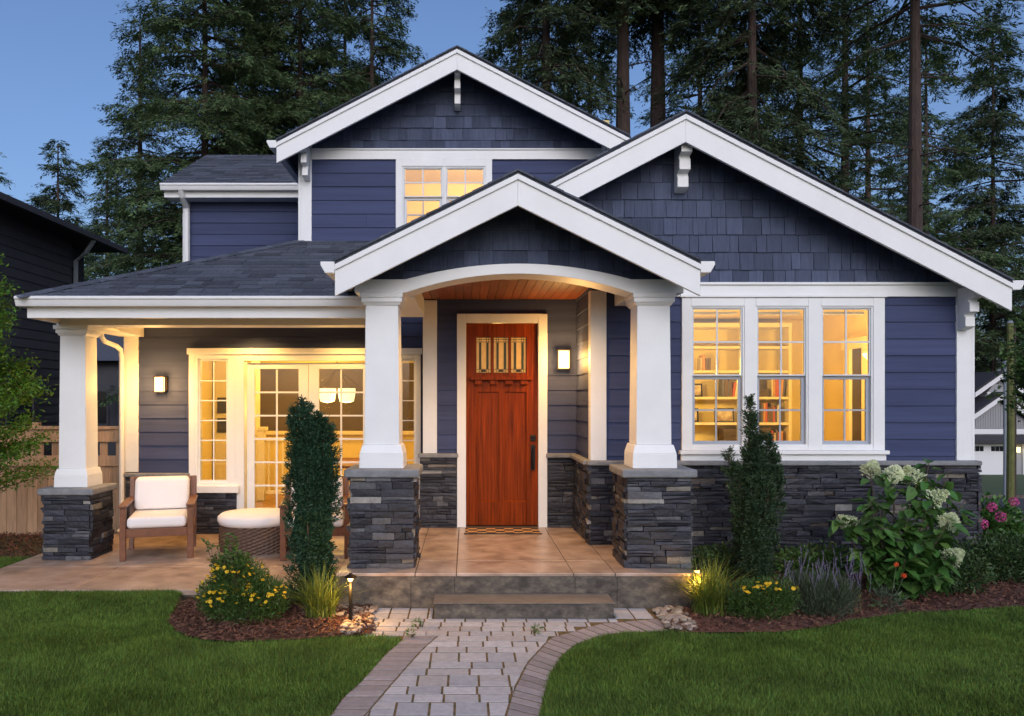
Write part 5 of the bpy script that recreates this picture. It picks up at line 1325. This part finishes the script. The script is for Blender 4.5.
T = [  # px, depth, top py, base frac, radius, branches, label, kwargs
 (205, 30, -170, .10, 4.6, 190, 'broadest fir at the left with its crown running past the top of the photo', dict(m='fir', seed=1, trunk=.22, shape=.6, dens=1.2)),
 (300, 33, -160, .12, 4.6, 190, 'tall fir with its trunk visible above the upper gable on the left', dict(m='fir', seed=2, trunk=.22, shape=.55, dens=1.2)),
 (372, 36, -110, .10, 3.3, 160, 'fir at the right end of the left group beside the open sky', dict(m='fir', seed=3, trunk=.2, shape=.6)),
 (140, 38, 20, .06, 3.2, 140, 'lower fir filling in at the left foot of the broadest fir', dict(m='fir2', seed=4, trunk=.28, shape=.7)),
 (58, 48, 138, .12, 3.3, 110, 'small pointed fir standing alone against the sky at the left', dict(m='fir2', seed=5, trunk=.2, shape=.8, droop=.2, dens=1.0)),
 (-8, 46, 150, .1, 3.0, 90, 'small fir cut off by the left edge of the photo', dict(m='fir', seed=6, trunk=.22, shape=.85)),
 (107, 44, 145, .1, 2.8, 100, 'small fir between the lone fir and the tall left group', dict(m='fir', seed=7, trunk=.2)),
 (546, 28, -190, .30, 2.4, 130, 'dark drooping fir just right of the upper gable', dict(m='fir2', seed=8, trunk=.34, droop=.8, shape=.4, dens=1.2)),
 (623, 29, -260, .64, 3.0, 110, 'thick trunked fir, left one of the pair above the roof valley', dict(m='fir2', seed=9, trunk=.44, droop=.75, shape=.4, dens=1.1)),
 (658, 30, -260, .62, 3.1, 110, 'thick trunked fir, right one of the pair above the roof valley', dict(m='fir', seed=10, trunk=.5, droop=.75, shape=.4, dens=1.1)),
 (752, 27, -220, .28, 3.0, 165, 'darkest heavy fir behind the big gable', dict(m='fir2', seed=11, trunk=.3, droop=.85, shape=.4, dens=1.35)),
 (800, 34, -140, .2, 4.0, 95, 'fir with mottled green foliage between the darkest fir and the thin trunk', dict(m='fir', seed=12, trunk=.26, shape=.55)),
 (845, 33, -160, .24, 4.0, 66, 'thin trunked fir with open airy branches left of the tall bare trunk', dict(m='fir', seed=13, trunk=.25, shape=.5, dens=.85)),
 (915, 26, -300, .56, 4.2, 62, 'fir with a tall straight bare red trunk above the right rake', dict(m='fir', seed=14, trunk=.3, shape=.4, dens=.9)),
 (926, 58, 20, .12, 6.6, 95, 'lower fir seen behind the tall bare red trunk', dict(m='fir', seed=15, trunk=.35, shape=.7, dens=.6)),
 (993, 62, 3, .14, 7.0, 150, 'pointed fir near the right edge with its tip just in the photo', dict(m='fir2', seed=16, trunk=.28, shape=.75, gz=-2.8, droop=.4, dens=.75)),
 (1078, 64, -20, .12, 6.8, 110, 'fir cut off by the right edge of the photo', dict(m='fir2', seed=17, trunk=.4, gz=-2.8, dens=.7)),
 (700, 42, -60, .12, 4.2, 75, 'distant fir filling the gap behind the big gable peak', dict(m='fir', seed=18, trunk=.3, shape=.6, dens=.8)),
 (520, 42, -120, .15, 3.2, 110, 'distant fir at the left edge of the right group', dict(m='fir2', seed=19, trunk=.28, shape=.55, dens=.8)),
 (252, 40, -80, .08, 4.6, 190, 'fir in the rear between the two tallest left firs', dict(m='fir2', seed=20, trunk=.28, shape=.65)),
 (345, 44, -60, .08, 4.2, 150, 'fir in the rear beside the open sky', dict(m='fir2', seed=21, trunk=.28, shape=.65)),
 (590, 46, -60, .1, 4.2, 130, 'distant fir behind the pair of thick trunks', dict(m='fir', seed=22, trunk=.28, shape=.6, dens=.8)),
 (868, 46, -40, .08, 4.4, 60, 'distant fir left of the bare red trunk', dict(m='fir2', seed=23, trunk=.28, shape=.65, dens=.75)),
]
for a in T: conifer(*a[:7], **a[7])

# ================================================================== NEIGHBOURS, FENCE, POLES
HN = Vector((-7.4, 14, 0))
nh = thing('neighbor_house', 'dark charcoal two storey house at the left beyond the fence', 'house', tuple(HN))
def npart_(mb, name, m, parent=None, **k):
    for i, v in enumerate(mb.v): mb.v[i] = (v[0] - HN.x, v[1] - HN.y, v[2] - HN.z)
    return mb.build(name, M[m], parent or nh, **k)
XN = -7.4; mb = MB(); y0_, y1_ = 7.0, 15.0
mb.box(XN - 7, XN, y0_, y1_, -.4, 4.85); mb.box(XN - 7, XN - .25, y1_, 16.0, -.4, 4.8)
courses(mb, [(y0_, 0), (y1_, 0), (y1_, 4.8), (y0_, 4.8)], (XN, 0, 0), (0, 1, 0), (0, 0, 1), (1, 0, 0), .16, (2, 4), .003, .016, .002, 81)
courses(mb, [(y1_, 0), (16.0, 0), (16.0, 4.8), (y1_, 4.8)], (XN - .25, 0, 0), (0, 1, 0), (0, 0, 1), (1, 0, 0), .16, (2, 4), .003, .016, .002, 82)
npart_(mb, 'wall', 'dark')
mb = MB(); mb.prism_y([(XN + .42, 4.84), (XN + .42, 4.93), (XN - 3.5, 6.6), (XN - 7.4, 4.93), (XN - 7.4, 4.84)], 6.6, 16.3); npart_(mb, 'roof', 'darkroof')
mb = MB(); mb.box(XN + .425, XN + .52, 6.6, 16.3, 4.82, 4.92); npart_(mb, 'gutter', 'dark')
mb = MB(); mb.tube([(XN + .47, 14.9, 4.82), (XN + .3, 14.95, 4.6), (XN + .06, 15.05, 4.45), (XN + .06, 15.05, .1)], .045, 6); npart_(mb, 'downspout', 'galv')
def nwin(y0, y1, z0, z1, xw=XN):
    mb = MB()
    for (p, q, r_, s_) in rect_minus(y0 - .09, y1 + .09, z0 - .09, z1 + .09, [(y0, y1, z0, z1)]): mb.box(xw + .017, xw + .05, p, q, r_, s_)
    w = npart_(mb, 'window', 'dark', bevel=.003)
    mb = MB(); mb.box(xw + .018, xw + .024, y0, y1, z0, z1); npart_(mb, 'pane', 'darkglass', w)
    mb = MB(); mb.box(xw + .025, xw + .045, y0, y1, (z0 + z1) / 2 - .025, (z0 + z1) / 2 + .025); npart_(mb, 'sash', 'dark', w)
nwin(15.2, 15.75, 3.3, 4.4, XN - .25); nwin(8.1, 8.8, 1.35, 2.35); nwin(12.9, 13.6, .9, 2.4); nwin(8.0, 8.6, 3.6, 4.3)
HR = Vector((-11.6, 26, 0)); rh = thing('neighbor_house', 'grey roofed house glimpsed between the corner column and the porch wall', 'house', tuple(HR))
mb = MB(); mb.box(-3, 3, 0, 6, -.4, 3.1); mb.build('wall', M['dark'], rh); mb = MB(); mb.prism_x([(-.4, 3.1), (3, 4.9), (6.4, 3.1)], -3.4, 3.4); mb.build('roof', M['roof'], rh)
mb = MB(); mb.box(-1, 0, -.03, -.002, 1, 2.2); w = mb.build('window', M['dark'], rh); mb = MB(); mb.box(-.92, -.08, -.04, -.031, 1.08, 2.12); mb.build('pane', M['darkglass'], w)

DF = 10.72; fx0, fx1 = -10.5, -4.5
fe = thing('wooden_fence', 'weathered cedar board fence with a capped open top beside the house', 'fence', (-7, DF, 0))
def fp_(mb, name): 
    for i, v in enumerate(mb.v): mb.v[i] = (v[0] + 7, v[1] - DF, v[2])
    return mb.build(name, M['cedar'], fe, bevel=.004, seg=1)
zt_ = PZ(427, DF); mb = MB(); x = fx0; rg = random.Random(3)
while x < fx1 - .05: mb.box(x, x + .136, DF + .0, DF + .02, -.1, PZ(464, DF)); x += .14
fp_(mb, 'board_panel')
mb = MB(); x = fx0
while x < fx1 - .05: mb.box(x, x + .105, DF + .003, DF + .02, PZ(464, DF) + .002, PZ(440, DF)); x += .215
fp_(mb, 'board_panel')
for a, b in ((442, 429.5), (466, 455.5)):
    mb = MB(); mb.box(fx0, fx1, DF - .03, DF - .002, PZ(a, DF), PZ(b, DF)); fp_(mb, 'rail')
mb = MB(); mb.box(fx0, fx1, DF - .06, DF + .06, PZ(429.5, DF) + .002, zt_ + .012); fp_(mb, 'rail')
for xp in (-9.4, -7.6, -5.8, -4.56):
    mb = MB(); mb.box(xp - .05, xp + .05, DF + .022, DF + .12, -.2, zt_ + .06); fp_(mb, 'post')

# garage house far down the slope at the right
DG = 48.0; GZ = -2.86; XG = PX(1030, DG)
gh = thing('garage_house', 'grey board and batten house with white garage doors down the street', 'house', (XG, DG, GZ))
def gx(px): return PX(px, DG) - XG
def gz_(py): return PZ(py, DG) - GZ
mb = MB(); mb.box(gx(940), gx(1120), 0, 9, -.3, gz_(428)); 
for i in range(40):
    x = gx(942) + i * .27; 
mb.prism_y([(gx(960), gz_(428)), (gx(998), gz_(402)), (gx(1036), gz_(428))][::-1], -.05, .2)
mb.prism_y([(gx(970), gz_(428)), (gx(1004), gz_(378)), (gx(1060), gz_(428))][::-1], .6, 1.2)
for i in range(30):
    x = gx(965) + i * .15; zt2 = min(gz_(428) + (x - gx(960)) * .68, gz_(428) + (gx(1036) - x) * .68)
    if zt2 > gz_(428) + .1: mb.box(x, x + .04, -.08, -.051, gz_(427), zt2 - .05)
mb.build('wall', M['greysid'], gh)
def rake_(apx, apy, lpx, lpy, rpx, rpy, y, hh_=.32):
    m = MB(); A = (gx(apx), gz_(apy)); L_ = (gx(lpx), gz_(lpy)); R_ = (gx(rpx), gz_(rpy))
    m.prism_y([A, L_, (L_[0], L_[1] - hh_), (A[0], A[1] - hh_)], y - .15, y); m.prism_y([R_, A, (A[0], A[1] - hh_), (R_[0], R_[1] - hh_)], y - .15, y)
    m.build('rake_board', M['gdoor'], gh)
    m = MB(); m.prism_y([(A[0], A[1] + .13), (L_[0], L_[1] + .13), (L_[0], L_[1]), (A[0], A[1])], y - .2, y + 7); m.prism_y([(R_[0], R_[1] + .13), (A[0], A[1] + .13), (A[0], A[1]), (R_[0], R_[1])], y - .2, y + 7); m.build('roof', M['darkroof'], gh)
rake_(998, 394, 958, 422, 1040, 424, -.3); rake_(1005, 373, 978, 392, 1065, 416, .4)
mb = MB(); mb.prism_x([(1.0, gz_(430)), (6, gz_(373)), (6.3, gz_(373)), (10, gz_(430))], gx(935), gx(1003)); mb.build('roof', M['darkroof'], gh)
mb = MB(); mb.box(gx(945), gx(1120), -.12, -.06, gz_(434), gz_(429)); mb.build('frieze_board', M['gdoor'], gh)
mb = MB(); mb.box(gx(945), gx(1120), -.7, -.1, gz_(443), gz_(440)); mb.prism_x([(-.7, gz_(440)), (-.1, gz_(435)), (-.1, gz_(440))], gx(945), gx(1120)); mb.build('roof', M['darkroof'], gh)
for a, b in ((962, 1010), (1022, 1070)):
    mb = MB(); mb.box(gx(a), gx(b), -.1, -.02, 0, gz_(444))
    for k in range(1, 4): mb.box(gx(a), gx(b), -.105, -.1, gz_(478) + k * .5 - .02, gz_(478) + k * .5 + .02)
    g = mb.build('garage_door', M['gdoor'], gh)
    for i in range(2):
        x = a + 4 + i * 24
        mb = MB(); 
        for k in range(4): mb.box(gx(x + k * 4.2), gx(x + k * 4.2 + 3.6), -.13, -.106, gz_(451), gz_(446))
        mb.build('window', M['darkglass'], g)
mb = MB(); mb.box(gx(993), gx(1004), .55, .59, gz_(405), gz_(392)); w = mb.build('window', M['gdoor'], gh); mb = MB(); mb.box(gx(995.5), gx(1001.5), .5, .545, gz_(403), gz_(394)); mb.build('pane', M['darkglass'], w)
sc_ = MB(); sc_.box(gx(1015) - .1, gx(1015) + .1, -.35, -.1, gz_(452), gz_(447)); o = sc_.build('wall_lamp', M['shade'], bevel=.02); o.location = (XG, DG, GZ); tag(o, 'lit lamp between the white garage doors down the street', 'wall lamp')
dp = 20.0; po = thing('utility_pole', 'mossy wooden pole standing before the garage house', 'pole', (PX(1010, dp), dp, -1.6))
mb = MB(); mb.tube([(0, 0, -.2), (.02, 0, 2.5), (0, 0, 5.35)], [.095, .085, .075], 10); mb.build('pole_shaft', M['moss'], po)
mb = MB(); mb.tube([(0.11, .02, -.2), (.12, .02, 2.5), (.1, .02, 5.3)], .05, 8); mb.build('cable_guard', M['bark'], po)
mb = MB(); mb.tube([(0, 0, 5.36), (0, 0, 5.42)], [.08, .05], 10); mb.build('pole_cap', M['galv'], po)
dl = 22.0; po = thing('street_lamp', 'slim grey metal post beside the mossy pole', 'post', (PX(1005, dl), dl, -1.75))
mb = MB(); mb.tube([(0, 0, -.2), (0, 0, 4.6)], [.05, .035], 8); mb.build('post', M['galv'], po); mb = MB(); mb.lathe([(.07, 0), (.07, .3), (.04, .34)], (0, 0, -.05), 10); mb.build('base', M['galv'], po); mb = MB(); mb.lathe([(.04, 4.6), (.05, 4.63), (.02, 4.7)], (0, 0, 0), 10); mb.build('post_cap', M['galv'], po)
# leafy branch tree at the right edge
tr = thing('young_tree', 'bright green leafy tree at the right edge before the poles', 'tree', (PX(1043, 17), 17, -1.2))
mb = MB(); mb.tube([(0, 0, -.2), (.05, 0, 2.5), (0, 0, 4.6)], [.07, .05, .015], 8); Vs = []; Fs = []; off = 0
for i in range(45):
    z = rn.uniform(2.6, 4.8); q = rn.uniform(0, 6.28); L_ = rn.uniform(.4, .85); a = arr(math.cos(q), math.sin(q), .25); mb.tube([(0, 0, z - .2), tuple(arr(0, 0, z) + a * L_)], [.012, .003], 4)
    n = 70; P = arr(0, 0, z) + a * (L_ * rn.uniform(.2, 1.05, n))[:, None] + rn.normal(size=(n, 3)) * .09; V, Fq = leaf_mesh(P, unit(a + rn.normal(size=(n, 3)) * .8), rn.uniform(.07, .13, n), rn.uniform(.04, .07, n)); Vs.append(V); Fs.append(Fq + off); off += len(V)
np_mesh('crown', np.concatenate(Vs), np.concatenate(Fs), M['leaf'], tr); mb.build('trunk', M['bark2'], tr)
